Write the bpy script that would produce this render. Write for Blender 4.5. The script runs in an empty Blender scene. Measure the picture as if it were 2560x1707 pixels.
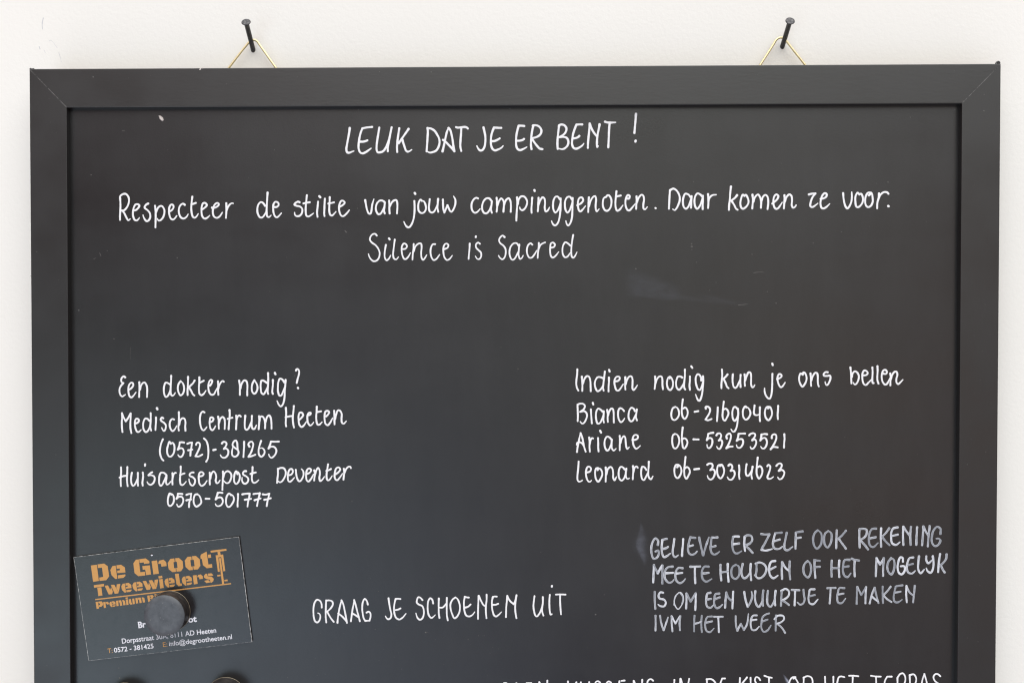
import bpy, bmesh, math, random
from mathutils import Vector, Matrix
from mathutils.geometry import tessellate_polygon

# ------------------------------------------------------------------ scene, camera, light
scene = bpy.context.scene
C = scene.collection
Z0 = 1.60                                   # height of the board's top edge (m)
F_PX, CX, CY = 2490.0, 1280.0, 853.5        # lens in pixels of the 2560 x 1707 photograph
CAM = Vector((0.01283414, -0.53557595, Z0 - 0.13286320))
RX, RY, RZ = -0.01657217, -0.00050122, 0.02257126
ROT = Matrix.Rotation(RZ, 3, 'Z') @ Matrix.Rotation(RX, 3, 'X') @ Matrix.Rotation(RY, 3, 'Y')

cam_data = bpy.data.cameras.new('camera')
cam = bpy.data.objects.new('camera', cam_data)
C.objects.link(cam)
cam_data.sensor_width = 36.0
cam_data.lens = F_PX / 2560.0 * 36.0
cam_data.clip_start = 0.01
cam_data.clip_end = 100.0
m = Matrix.Identity(4)
for r in range(3):
    m[r][0] = ROT[r][0]; m[r][1] = ROT[r][2]; m[r][2] = -ROT[r][1]; m[r][3] = CAM[r]
cam.matrix_world = m
scene.camera = cam

world = bpy.data.worlds.new('World')
scene.world = world
world.use_nodes = True
wn, wl = world.node_tree.nodes, world.node_tree.links
bg = wn['Background']
tc = wn.new('ShaderNodeTexCoord')
# the surroundings in front of the wall: soft daylight with a bright side low on the left and overhead
LOBES = [  # direction (x, y, z), sharpness, colour added
    ((-0.72, -1, -0.72), 60, (0.445, 0.606, 0.775)),
    ((-0.46, -1, -0.72), 60, (0.532, 0.660, 0.807)),
    ((-0.22, -1, -0.72), 60, (0.141, 0.268, 0.425)),
    ((0, -1, -0.72), 60, (0.000, 0.000, 0.072)),
    ((0.22, -1, -0.72), 60, (0.000, 0.000, 0.074)),
    ((0.46, -1, -0.72), 60, (0.000, 0.067, 0.118)),
    ((-0.72, -1, -0.46), 60, (0.479, 0.688, 0.855)),
    ((-0.46, -1, -0.46), 60, (0.981, 1.161, 1.325)),
    ((-0.22, -1, -0.46), 60, (0.266, 0.348, 0.552)),
    ((0.72, -1, -0.46), 60, (0.000, 0.067, 0.080)),
    ((-0.72, -1, -0.22), 60, (0.067, 0.141, 0.078)),
    ((-0.46, -1, -0.22), 60, (0.463, 0.683, 0.610)),
    ((-0.22, -1, -0.22), 60, (0.265, 0.403, 0.529)),
    ((0.22, -1, -0.22), 60, (0.059, 0.032, 0.000)),
    ((0.46, -1, -0.22), 60, (0.312, 0.228, 0.203)),
    ((0.72, -1, -0.22), 60, (0.295, 0.299, 0.298)),
    ((-0.72, -1, 0), 60, (0.058, 0.000, 0.000)),
    ((-0.22, -1, 0), 60, (0.060, 0.000, 0.000)),
    ((0, -1, 0), 60, (0.402, 0.492, 0.530)),
    ((0.22, -1, 0), 60, (0.711, 0.723, 0.614)),
    ((0.46, -1, 0), 60, (0.174, 0.071, 0.065)),
    ((0.72, -1, 0), 60, (0.233, 0.254, 0.255)),
    ((0, -1, 0.22), 60, (0.089, 0.094, 0.027)),
    ((0.22, -1, 0.46), 60, (0.078, 0.248, 0.194)),
    ((0.72, -1, 0.46), 60, (0.074, 0.257, 0.266)),
    ((-1.0, -0.5, 0), 4, (0.063, 0.000, 0.000)),
    ((0, -0.3, 1), 4, (3.462, 3.505, 3.491)),
    ((0, -0.4, -1), 4, (0.717, 0.790, 0.843)),
    ((-0.45, -0.25, -1.0), 12, (1.2, 1.1, 1.15)),
]
prev = wn.new('ShaderNodeCombineXYZ')
for i, v in enumerate((0.062, 0.000, 0.000)):
    prev.inputs[i].default_value = v
for d, p, col in LOBES:
    n = Vector(d).normalized()
    dot = wn.new('ShaderNodeVectorMath'); dot.operation = 'DOT_PRODUCT'
    wl.new(tc.outputs['Generated'], dot.inputs[0]); dot.inputs[1].default_value = n
    mx = wn.new('ShaderNodeMath'); mx.operation = 'MAXIMUM'; mx.inputs[1].default_value = 0.0
    wl.new(dot.outputs['Value'], mx.inputs[0])
    pw = wn.new('ShaderNodeMath'); pw.operation = 'POWER'; pw.inputs[1].default_value = p
    wl.new(mx.outputs[0], pw.inputs[0])
    sc = wn.new('ShaderNodeVectorMath'); sc.operation = 'SCALE'
    sc.inputs[0].default_value = col; wl.new(pw.outputs[0], sc.inputs['Scale'])
    ad = wn.new('ShaderNodeVectorMath'); ad.operation = 'ADD'
    wl.new(prev.outputs[0], ad.inputs[0]); wl.new(sc.outputs[0], ad.inputs[1])
    prev = ad
lim = wn.new('ShaderNodeVectorMath'); lim.operation = 'MAXIMUM'; lim.inputs[1].default_value = (0.02, 0.02, 0.02)
wl.new(prev.outputs[0], lim.inputs[0])
wl.new(lim.outputs[0], bg.inputs['Color'])
bg.inputs['Strength'].default_value = 1.0

lamp_data = bpy.data.lights.new('added_overhead_light', 'AREA')  # unseen area lamp added to light the wall softly from above, no actual window
lamp_data.shape = 'RECTANGLE'; lamp_data.size = 5.0; lamp_data.size_y = 4.0
lamp_data.energy = 91.84
lamp_data.color = (1.000, 1.000, 1.000)
lamp = bpy.data.objects.new('added_overhead_light', lamp_data)
C.objects.link(lamp)
lamp.location = (0.55, -2.4, Z0 + 2.4)
lamp.rotation_euler = (Vector((0, 0, Z0)) - Vector(lamp.location)).to_track_quat('-Z', 'Y').to_euler()

scene.cycles.filter_width = 1.2
vs = scene.view_settings
vs.view_transform = 'Standard'; vs.look = 'None'; vs.gamma = 1.0; vs.use_curve_mapping = False
vs.exposure = 0.0

# ------------------------------------------------------------------ helpers
YF, YP, YB = -0.021, -0.0172, -0.006         # frame front, writing surface, frame back
BW, BH = 0.50, 0.70
RAIL_S, RAIL_T = 0.0195, 0.0200                # width of the upright and of the level mouldings


def at(px, py, y=YP):
    """Point of the plane Y = y that the photograph shows at pixel (px, py)."""
    d = ROT @ Vector(((px - CX) / F_PX, 1.0, -(py - CY) / F_PX))
    return CAM + d * ((y - CAM.y) / d.y)


def new_mat(name, base, rough=0.5, spec=0.5, metal=0.0):
    mt = bpy.data.materials.new(name)
    mt.use_nodes = True
    p = mt.node_tree.nodes['Principled BSDF']
    p.inputs['Base Color'].default_value = (*base, 1)
    p.inputs['Roughness'].default_value = rough
    p.inputs['Specular IOR Level'].default_value = spec
    p.inputs['Metallic'].default_value = metal
    return mt, mt.node_tree.nodes, mt.node_tree.links, p


def noise(N, L, scale, detail=3.0, rough=0.55, vec=None, stretch=None):
    t = N.new('ShaderNodeTexNoise')
    t.inputs['Scale'].default_value = scale
    t.inputs['Detail'].default_value = detail
    t.inputs['Roughness'].default_value = rough
    if vec is None:
        vec = N.new('ShaderNodeTexCoord').outputs['Object']
    if stretch:
        mp = N.new('ShaderNodeMapping'); mp.inputs['Scale'].default_value = stretch
        L.new(vec, mp.inputs['Vector']); vec = mp.outputs['Vector']
    L.new(vec, t.inputs['Vector'])
    return t


def ramp(N, L, src, a, b, ca, cb):
    r = N.new('ShaderNodeValToRGB')
    r.color_ramp.elements[0].position = a; r.color_ramp.elements[0].color = (*ca, 1)
    r.color_ramp.elements[1].position = b; r.color_ramp.elements[1].color = (*cb, 1)
    L.new(src, r.inputs['Fac'])
    return r


def remap(N, L, src, lo, hi, a=0.0, b=1.0):
    r = N.new('ShaderNodeMapRange')
    r.inputs['From Min'].default_value = a; r.inputs['From Max'].default_value = b
    r.inputs['To Min'].default_value = lo; r.inputs['To Max'].default_value = hi
    L.new(src, r.inputs['Value'])
    return r.outputs['Result']


def bump(N, L, p, src, strength, dist):
    b = N.new('ShaderNodeBump')
    b.inputs['Strength'].default_value = strength; b.inputs['Distance'].default_value = dist
    L.new(src, b.inputs['Height']); L.new(b.outputs['Normal'], p.inputs['Normal'])


def world_loc(o):
    v = Vector((0, 0, 0))
    while o is not None:
        v += Vector(o.location); o = o.parent
    return v


def obj(name, verts, faces, mt, parent=None, smooth=False, loc=None):
    """One mesh object; verts are world points, stored relative to the parent (or to loc)."""
    me = bpy.data.meshes.new(name)
    o = bpy.data.objects.new(name, me)
    C.objects.link(o)
    if parent is not None:
        o.parent = parent
    if loc is not None:
        o.location = loc
    off = world_loc(o)
    me.from_pydata([Vector(v) - off for v in verts], [], faces)
    me.update()
    if isinstance(mt, (list, tuple)):
        for q in mt: me.materials.append(q)
    else:
        me.materials.append(mt)
    if smooth:
        me.polygons.foreach_set('use_smooth', [True] * len(me.polygons))
    return o


def bm_obj(name, bm, mt, parent=None, smooth=False, loc=None):
    bmesh.ops.recalc_face_normals(bm, faces=bm.faces)
    bm.verts.index_update()
    v = [x.co.copy() for x in bm.verts]
    f = [[x.index for x in q.verts] for q in bm.faces]
    bm.free()
    return obj(name, v, f, mt, parent, smooth, loc)


def thing(name, label, cat, loc, group=None):
    o = bpy.data.objects.new(name, None)
    o.empty_display_size = 0.02
    C.objects.link(o)
    o.location = loc; o['label'] = label; o['category'] = cat
    if group: o['group'] = group
    return o


def box_bm(x0, x1, y0, y1, z0, z1):
    bm = bmesh.new()
    vs_ = [bm.verts.new((x, y, z)) for x in (x0, x1) for y in (y0, y1) for z in (z0, z1)]
    for f in ((0, 1, 3, 2), (4, 6, 7, 5), (0, 4, 5, 1), (2, 3, 7, 6), (0, 2, 6, 4), (1, 5, 7, 3)):
        bm.faces.new([vs_[i] for i in f])
    return bm


def smooth_path(pts, step):
    """Catmull-Rom through 2-D points, resampled about every `step`."""
    if len(pts) == 2:
        pts = [pts[0], tuple((a + b) / 2 for a, b in zip(*pts)), pts[1]]
    P = [Vector(p) for p in pts]
    P = [P[0] * 2 - P[1]] + P + [P[-1] * 2 - P[-2]]
    out = []
    for i in range(1, len(P) - 2):
        p0, p1, p2, p3 = P[i - 1:i + 3]
        t01 = max((p1 - p0).length, 1e-6) ** .5; t12 = max((p2 - p1).length, 1e-6) ** .5; t23 = max((p3 - p2).length, 1e-6) ** .5
        m1 = (p2 - p1) + t12 * ((p1 - p0) / t01 - (p2 - p0) / (t01 + t12))
        m2 = (p2 - p1) + t12 * ((p3 - p2) / t23 - (p3 - p1) / (t12 + t23))
        n = max(2, int((p2 - p1).length / step))
        for k in range(n):
            t = k / n
            out.append((2 * t**3 - 3 * t**2 + 1) * p1 + (t**3 - 2 * t**2 + t) * m1 + (-2 * t**3 + 3 * t**2) * p2 + (t**3 - t**2) * m2)
    out.append(P[-2].copy())
    return out


def tube(path, rad, seg=10, closed=False):
    """verts, faces of a round tube along 3-D points."""
    n = len(path); V = []; Fc = []
    up = None
    for i, p in enumerate(path):
        a = path[(i - 1) % n] if (closed or i > 0) else path[i]
        b = path[(i + 1) % n] if (closed or i < n - 1) else path[i]
        t = (Vector(b) - Vector(a)).normalized()
        ref = Vector((0, 1, 0)) if abs(t.y) < .9 else Vector((1, 0, 0))
        s = t.cross(ref).normalized(); u = s.cross(t)
        r = rad[i] if isinstance(rad, (list, tuple)) else rad
        for k in range(seg):
            an = 2 * math.pi * k / seg
            V.append(Vector(p) + (s * math.cos(an) + u * math.sin(an)) * r)
    for i in range(n if closed else n - 1):
        j = (i + 1) % n
        for k in range(seg):
            Fc.append([i * seg + k, i * seg + (k + 1) % seg, j * seg + (k + 1) % seg, j * seg + k])
    if not closed:
        Fc.append(list(range(seg))[::-1]); Fc.append([(n - 1) * seg + k for k in range(seg)])
    return V, Fc


def join(parts):
    V, Fc = [], []
    for v, f in parts:
        o = len(V); V += v; Fc += [[i + o for i in q] for q in f]
    return V, Fc


def lathe(c, axis, prof, seg=48):
    """Surface of revolution: prof = [(radius, height along axis)], closed with caps at both ends."""
    ax = Vector(axis).normalized()
    s = ax.cross(Vector((0, 0, 1)) if abs(ax.z) < .9 else Vector((1, 0, 0))).normalized(); u = ax.cross(s)
    V, Fc = [], []
    for r, h in prof:
        for k in range(seg):
            a = 2 * math.pi * k / seg
            V.append(Vector(c) + ax * h + (s * math.cos(a) + u * math.sin(a)) * r)
    for i in range(len(prof) - 1):
        for k in range(seg):
            Fc.append([i * seg + k, i * seg + (k + 1) % seg, (i + 1) * seg + (k + 1) % seg, (i + 1) * seg + k])
    Fc.append(list(range(seg))[::-1]); Fc.append([(len(prof) - 1) * seg + k for k in range(seg)])
    return V, Fc


# ------------------------------------------------------------------ materials
# wall: matt white paint over smooth plaster
M_wall, N, L, p = new_mat('white_wall_paint', (0.80, 0.775, 0.74), 0.75, 0.25)
n1 = noise(N, L, 3.0, 4.0); c1 = ramp(N, L, n1.outputs['Fac'], .35, .65, (.825, .808, .756), (.85, .837, .79))
L.new(c1.outputs['Color'], p.inputs['Base Color'])
n2 = noise(N, L, 420.0, 5.0, .6); bump(N, L, p, n2.outputs['Fac'], .22, .0006)

M_scuff, N, L, p = new_mat('grey_wall_scuff', (0.60, 0.60, 0.61), 0.8, 0.2)

# frame: black wood-grain foil
def foil(name, stretch):
    mt, N, L, p = new_mat(name, (0.012, 0.0118, 0.0115), 0.36, .80)
    g = noise(N, L, 900.0, 4.0, .6, stretch=stretch)
    g2 = noise(N, L, 40.0, 3.0, .5)
    L.new(remap(N, L, g2.outputs['Fac'], 0.36 - .05, 0.36 + .05, .3, .7), p.inputs['Roughness'])
    bump(N, L, p, g.outputs['Fac'], .11, .00025)
    return mt
M_frame_h = foil('black_foil_grain_across', (.25, 1, 1))
M_frame_v = foil('black_foil_grain_upright', (1, 1, .25))
M_seam, N, L, p = new_mat('grey_mitre_seam', (0.1, 0.1, 0.1), .6, .4)
n1 = noise(N, L, 700.0, 2.0); c1 = ramp(N, L, n1.outputs['Fac'], .38, .62, (.03, .03, .03), (.17, .165, .16))
L.new(c1.outputs['Color'], p.inputs['Base Color'])

# writing surface: matt black lacquer with a broad soft sheen
M_panel, N, L, p = new_mat('black_board_lacquer', (0.010, 0.010, 0.0105), 0.32, .77)
n1 = noise(N, L, 9.0, 4.0, .6, stretch=(1, 1, 2.2))
L.new(remap(N, L, n1.outputs['Fac'], 0.32 - .05, 0.32 + .05, .3, .7), p.inputs['Roughness'])
n3 = noise(N, L, 60.0, 5.0, .7, stretch=(1, 1, .25))
c1 = ramp(N, L, n3.outputs['Fac'], .35, .75, (.008, .008, .0085), (.013, .013, .0135))
L.new(c1.outputs['Color'], p.inputs['Base Color'])
n2 = noise(N, L, 1100.0, 3.0, .6); bump(N, L, p, n2.outputs['Fac'], .12, .0002)

# paint-marker ink
M_white, N, L, p = new_mat('white_marker_paint', (0.86, 0.86, 0.88), 0.5, 0.4)
n1 = noise(N, L, 500.0, 3.0); c1 = ramp(N, L, n1.outputs['Fac'], .3, .7, (.79, .79, .81), (.88, .88, .88))
L.new(c1.outputs['Color'], p.inputs['Base Color'])


def streaky(name, dark, light):
    mt, N, L, p = new_mat(name, light, 0.6, 0.3)
    at_ = N.new('ShaderNodeAttribute'); at_.attribute_name = 'along'
    sep = N.new('ShaderNodeSeparateXYZ'); L.new(at_.outputs['Vector'], sep.inputs[0])
    s1 = noise(N, L, 1.0, 3.0, .65, vec=at_.outputs['Vector'], stretch=(2.6, .22, 1))
    s2 = noise(N, L, 160.0, 3.0, .5)
    ab = N.new('ShaderNodeMath'); ab.operation = 'ABSOLUTE'; L.new(sep.outputs['X'], ab.inputs[0])
    edge = remap(N, L, ab.outputs[0], 0.0, .22, .45, .9)
    sm = N.new('ShaderNodeMath'); sm.operation = 'ADD'; L.new(s1.outputs['Fac'], sm.inputs[0]); L.new(edge, sm.inputs[1])
    s3 = N.new('ShaderNodeMath'); s3.operation = 'MULTIPLY_ADD'; s3.inputs[1].default_value = .5; L.new(s2.outputs['Fac'], s3.inputs[0]); L.new(sm.outputs[0], s3.inputs[2])
    s4 = N.new('ShaderNodeMath'); s4.operation = 'ADD'; L.new(s3.outputs[0], s4.inputs[0]); L.new(sep.outputs['Z'], s4.inputs[1])
    c = ramp(N, L, s4.outputs[0], .62, 1.22, dark, light)
    L.new(c.outputs['Color'], p.inputs['Base Color'])
    return mt
M_grey = streaky('streaky_grey_chalk_ink', (.255, .272, .305), (.70, .72, .77))

M_brass, N, L, p = new_mat('pale_brass_wire', (0.86, 0.73, 0.44), 0.48, 0.5, 1.0)
n1 = noise(N, L, 900.0, 2.0); bump(N, L, p, n1.outputs['Fac'], .25, .0002)
M_nail, N, L, p = new_mat('blackened_steel_shank', (0.035, 0.034, 0.036), 0.5, 0.5)
n1 = noise(N, L, 700.0, 3.0); c1 = ramp(N, L, n1.outputs['Fac'], .4, .7, (.02, .02, .022), (.055, .048, .042))
L.new(c1.outputs['Color'], p.inputs['Base Color'])
M_nailhead, N, L, p = new_mat('worn_grey_nail_head', (0.10, 0.10, 0.11), 0.5, 0.5, .25)
n1 = noise(N, L, 900.0, 3.0); c1 = ramp(N, L, n1.outputs['Fac'], .4, .68, (.04, .04, .045), (.13, .125, .125))
L.new(c1.outputs['Color'], p.inputs['Base Color'])

M_card, N, L, p = new_mat('dark_grey_card_print', (0.012, 0.012, 0.014), .24, 0.5)
p.inputs['IOR'].default_value = 1.64
n1 = noise(N, L, 260.0, 3.0); c1 = ramp(N, L, n1.outputs['Fac'], .28, .5, (.007, .0066, .0072), (.0135, .0125, .0135))
L.new(c1.outputs['Color'], p.inputs['Base Color'])
n2 = noise(N, L, 1500.0, 2.0); bump(N, L, p, n2.outputs['Fac'], .12, .0002)
M_cardedge, N, L, p = new_mat('white_card_edge', (0.72, 0.71, 0.69), 0.8, 0.2)
n1 = noise(N, L, 500.0, 3.0); c1 = ramp(N, L, n1.outputs['Fac'], .38, .6, (.22, .22, .22), (.85, .84, .82))
L.new(c1.outputs['Color'], p.inputs['Base Color'])
M_orange, N, L, p = new_mat('orange_card_ink', (0.57, 0.295, 0.085), .5, .5)
M_cardwhite, N, L, p = new_mat('white_card_ink', (0.80, 0.81, 0.86), .5, .5)

M_mag, N, L, p = new_mat('black_magnet_body', (0.020, 0.017, 0.016), 0.42, 0.5)
n1 = noise(N, L, 300.0, 3.0, stretch=(1, 3, 1)); c1 = ramp(N, L, n1.outputs['Fac'], .4, .7, (.012, .011, .011), (.05, .042, .038))
L.new(c1.outputs['Color'], p.inputs['Base Color'])
M_magface, N, L, p = new_mat('grey_magnet_face', (0.05, 0.053, 0.06), 0.5, 0.6)
n1 = noise(N, L, 250.0, 5.0, .7); c1 = ramp(N, L, n1.outputs['Fac'], .35, .7, (.058, .065, .074), (.10, .11, .122))
n2 = noise(N, L, 900.0, 2.0, .5); c2 = ramp(N, L, n2.outputs['Fac'], .70, .76, (0, 0, 0), (1, 1, 1))
mixn = N.new('ShaderNodeMix'); mixn.data_type = 'RGBA'
L.new(c2.outputs['Color'], mixn.inputs['Factor']); L.new(c1.outputs['Color'], mixn.inputs['A']); mixn.inputs['B'].default_value = (.5, .5, .47, 1)
L.new(mixn.outputs['Result'], p.inputs['Base Color'])
M_rim, N, L, p = new_mat('brassy_rim', (0.27, 0.23, 0.17), .45, .5, .6)
M_speck, N, L, p = new_mat('pale_dust_speck', (0.125, 0.122, 0.115), .9, .2)
M_fleck, N, L, p = new_mat('cream_plaster_fleck', (0.70, 0.64, 0.60), .9, .2)


def residue(name, col):
    mt, N, L, p = new_mat(name, col, 0.9, 0.1)
    a = N.new('ShaderNodeAttribute'); a.attribute_name = 'cover'
    nz = noise(N, L, 220.0, 4.0, .6, stretch=(.4, 1, 1))
    mu = N.new('ShaderNodeMath'); mu.operation = 'MULTIPLY'
    L.new(a.outputs['Fac'], mu.inputs[0]); L.new(remap(N, L, nz.outputs['Fac'], .35, 1.5, .3, .7), mu.inputs[1])
    L.new(mu.outputs[0], p.inputs['Alpha'])
    return mt
M_resid = residue('wiped_chalk_residue', (.50, .54, .66))

# ------------------------------------------------------------------ the wall
bm = box_bm(-2.0, 2.0, 0.0, 0.12, 0.0, 3.0)
wall = bm_obj('wall', bm, M_wall)
wall['kind'] = 'structure'
wall['label'] = 'smooth white painted wall behind the blackboard'

rnd = random.Random(7)


def ribbon(strokes, surf, mt, name, parent, step=1.2, lift=(3e-5, 9e-5), taper=True, jitter=.07):
    """Pen strokes as low rounded beads of paint: strokes = [(pixel points, half width in pixels)]."""
    V, Fc, A = [], [], []
    for pts, hw in strokes:
        path = smooth_path(pts, step)
        n = len(path)
        base_lift = lift[0] + rnd.random() * 2.5e-5
        top = lift[1] + rnd.random() * 2.5e-5
        s = [0.0]
        for i in range(1, n): s.append(s[-1] + (path[i] - path[i - 1]).length)
        tot = s[-1]
        dens = rnd.uniform(-.26, .16); ph = rnd.random() * 6.28; ph2 = rnd.random() * 6.28; seed = rnd.random() * 500
        d_end = path[-1] - path[max(0, n - 6)]
        hook = taper and d_end.y < -.3 and tot > 26
        rows = []
        for i, q in enumerate(path):
            a = path[max(i - 1, 0)]; b = path[min(i + 1, n - 1)]
            t = (b - a)
            t = t.normalized() if t.length > 1e-9 else Vector((1, 0))
            nn = Vector((-t.y, t.x))
            w = hw * (1 + jitter * math.sin(s[i] * .13 + ph) + .5 * jitter * math.sin(s[i] * .41 + ph2))
            if taper:
                w *= 1 + .13 * max(0, 1 - s[i] / 7.0)
                if hook: w *= 1 - .38 * max(0, 1 - (tot - s[i]) / 13.0)
            rows.append((q, nn, t, w))
        # rounded caps: extra rows beyond each end
        full = []
        q, nn, t, w = rows[0]
        for k in range(4, 0, -1):
            an = math.pi / 2 * k / 4
            full.append((q - t * w * math.sin(an), nn, max(w * math.cos(an), w * .02), -w * math.sin(an), math.cos(an)))
        for i, (q, nn, t, w) in enumerate(rows): full.append((q, nn, w, s[i], 1.0))
        q, nn, t, w = rows[-1]
        for k in range(1, 5):
            an = math.pi / 2 * k / 4
            full.append((q + t * w * math.sin(an), nn, max(w * math.cos(an), w * .02), tot + w * math.sin(an), math.cos(an)))
        o = len(V)
        for q, nn, w, sl, h in full:
            for u in (-1, -.6, 0, .6, 1):
                pt = q + nn * w * u
                lf = base_lift + (top - base_lift) * (1 - u * u) * h
                V.append(at(pt.x, pt.y, surf - lf)); A.append((u, sl / hw + seed, dens))
        for i in range(len(full) - 1):
            for k in range(4):
                Fc.append([o + i * 5 + k, o + i * 5 + k + 1, o + (i + 1) * 5 + k + 1, o + (i + 1) * 5 + k])
    ob = obj(name, V, Fc, mt, parent, smooth=True)
    att = ob.data.attributes.new('along', 'FLOAT_VECTOR', 'POINT')
    att.data.foreach_set('vector', [c for a in A for c in a])
    return ob


# faint scuffs in the plaster beside the board's upper left corner
sc = []
def crk(s_):
    f = [float(x) for x in s_.split()]
    return [(60 + f[i] / 10.456, 20 + f[i + 1] / 10.456) for i in range(0, len(f), 2)]
for k, (s_, w_) in enumerate((('505 270 485 360 475 450 485 560', 1.0), ('660 870 700 850 780 930 870 1050', .45), ('910 1170 950 1300 975 1420', .45), ('395 1010 420 1080', .7), ('520 1100 560 1180', .45))):
    ribbon([(crk(s_), w_)], 0.0, M_scuff, 'scuff_mark', wall, lift=(1e-5, 3e-5), jitter=.3)

# ------------------------------------------------------------------ the framed blackboard
board = thing('blackboard', 'framed blackboard with white handwritten camp notices hanging on the white wall', 'blackboard', (0, YB, Z0 - BH))


def rail(corners, mt, sharp):
    """A mitred moulding: corners = outer a, outer b, inner b, inner a (x, z)."""
    bm = bmesh.new()
    fr = [bm.verts.new((x, YF, z)) for x, z in corners]
    bk = [bm.verts.new((x, YB, z)) for x, z in corners]
    bm.faces.new(fr); bm.faces.new(bk[::-1])
    for i in range(4):
        j = (i + 1) % 4
        bm.faces.new((fr[i], fr[j], bk[j], bk[i]))
    bm.edges.ensure_lookup_table()
    ed = [e for e in bm.edges if set(e.verts) in ({fr[0], fr[1]}, {fr[2], fr[3]})]
    bmesh.ops.bevel(bm, geom=ed, offset=.00045, segments=3, affect='EDGES', profile=.6)
    return bm_obj('frame_rail', bm, mt, board)

hx, zt, zb, g = BW / 2, Z0, Z0 - BH, 0.00005
ix = hx - RAIL_S
rail([(-hx + g, zt), (hx - g, zt), (ix - g, zt - RAIL_T), (-ix + g, zt - RAIL_T)], M_frame_h, 0)
rail([(hx - g, zb), (-hx + g, zb), (-ix + g, zb + RAIL_T), (ix - g, zb + RAIL_T)], M_frame_h, 0)
rail([(-hx, zb + g), (-hx, zt - g), (-ix, zt - RAIL_T - g), (-ix, zb + RAIL_T + g)], M_frame_v, 0)
rail([(hx, zt - g), (hx, zb + g), (ix, zb + RAIL_T + g), (ix, zt - RAIL_T - g)], M_frame_v, 0)
for sx in (-1, 1):                           # pale glue line in each mitre of the upper corners
    a = Vector((sx * (hx - .0004), zt - .0004)); b = Vector((sx * ix, zt - RAIL_T))
    t = (b - a).normalized(); nn = Vector((-t.y, t.x)) * .00012
    v = []
    for y in (YF - .00002, YF + .004):
        for q in (a + nn, a - nn, b - nn, b + nn): v.append((q.x, y, q.y))
    obj('mitre_seam', v, [[0, 1, 2, 3], [7, 6, 5, 4], [0, 4, 5, 1], [1, 5, 6, 2], [2, 6, 7, 3], [3, 7, 4, 0]], M_seam, board)

panel = bm_obj('writing_panel', box_bm(-ix - .002, ix + .002, YP, YP + .004, zb + RAIL_T - .002, zt - RAIL_T + .002), M_panel, board)

# torn foil curling up at the right-hand corner, burr at the left-hand corner
V, Fc = tube([at(x, y, YF + .001) for x, y in smooth_path([(2489, 163), (2490, 159), (2493, 155.5), (2497, 155), (2499, 158), (2497, 162), (2494.5, 160), (2495, 157.5)], .8)], .00042, 7)
obj('torn_foil_corner', V, Fc, M_frame_h, board, True)
V, Fc = tube([at(x, y, YF + .0008) for x, y in ((74, 173.6), (77, 172.2), (80, 173.4), (83, 172.4), (88, 174))], [.0002, .0004, .0003, .0004, .0001], 7)
obj('torn_foil_corner', V, Fc, M_frame_h, board, True)
for pts in ([(498, 174), (501, 171), (503, 173), (500, 176)], [(505, 169.8), (508, 169.5), (508, 171.5), (505, 171.5)]):
    V = [at(x, y, YF - .00006) for x, y in pts]
    obj('paint_chip', V, [[0, 1, 2, 3]], M_fleck, board)

# brass hanging loops behind the top rail
def hanger(px, bar):
    y = -.0040
    P = [Vector(p) for p in smooth_path(px, 1.5)]
    pts = [at(q.x, q.y, y) for q in P]
    lo = [Vector((pts[0].x + (pts[0].x - pts[6].x) / (pts[6].z - pts[0].z) * 0.007, y, pts[0].z - .007)),
          Vector((pts[-1].x + (pts[-1].x - pts[-7].x) / (pts[-7].z - pts[-1].z) * 0.007, y, pts[-1].z - .007))]
    path = [lo[0]] + pts + [lo[1]]
    h = obj('hanging_loop', *tube(path, .00060, 10, closed=True), M_brass, board, True)
    cx = (lo[0].x + lo[1].x) / 2; z = lo[0].z
    bm_obj('loop_plate', box_bm(cx - .006, cx + .006, YB + .0001, YB + .0008, z - .012, z + .0018), M_brass, h)

hanger([(573.5, 168.5), (598, 136.5), (621, 108.5), (628, 102.5), (636, 100.8), (643, 104.2), (648.5, 112), (668, 139.5), (688.5, 168.5)], 0)
hanger([(1901.3, 162), (1917.5, 137), (1935, 109.5), (1940.5, 100.5), (1947, 95.8), (1954, 95), (1961, 97.5), (1967.5, 105.5), (1989, 133), (2012, 162)], 0)

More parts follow.
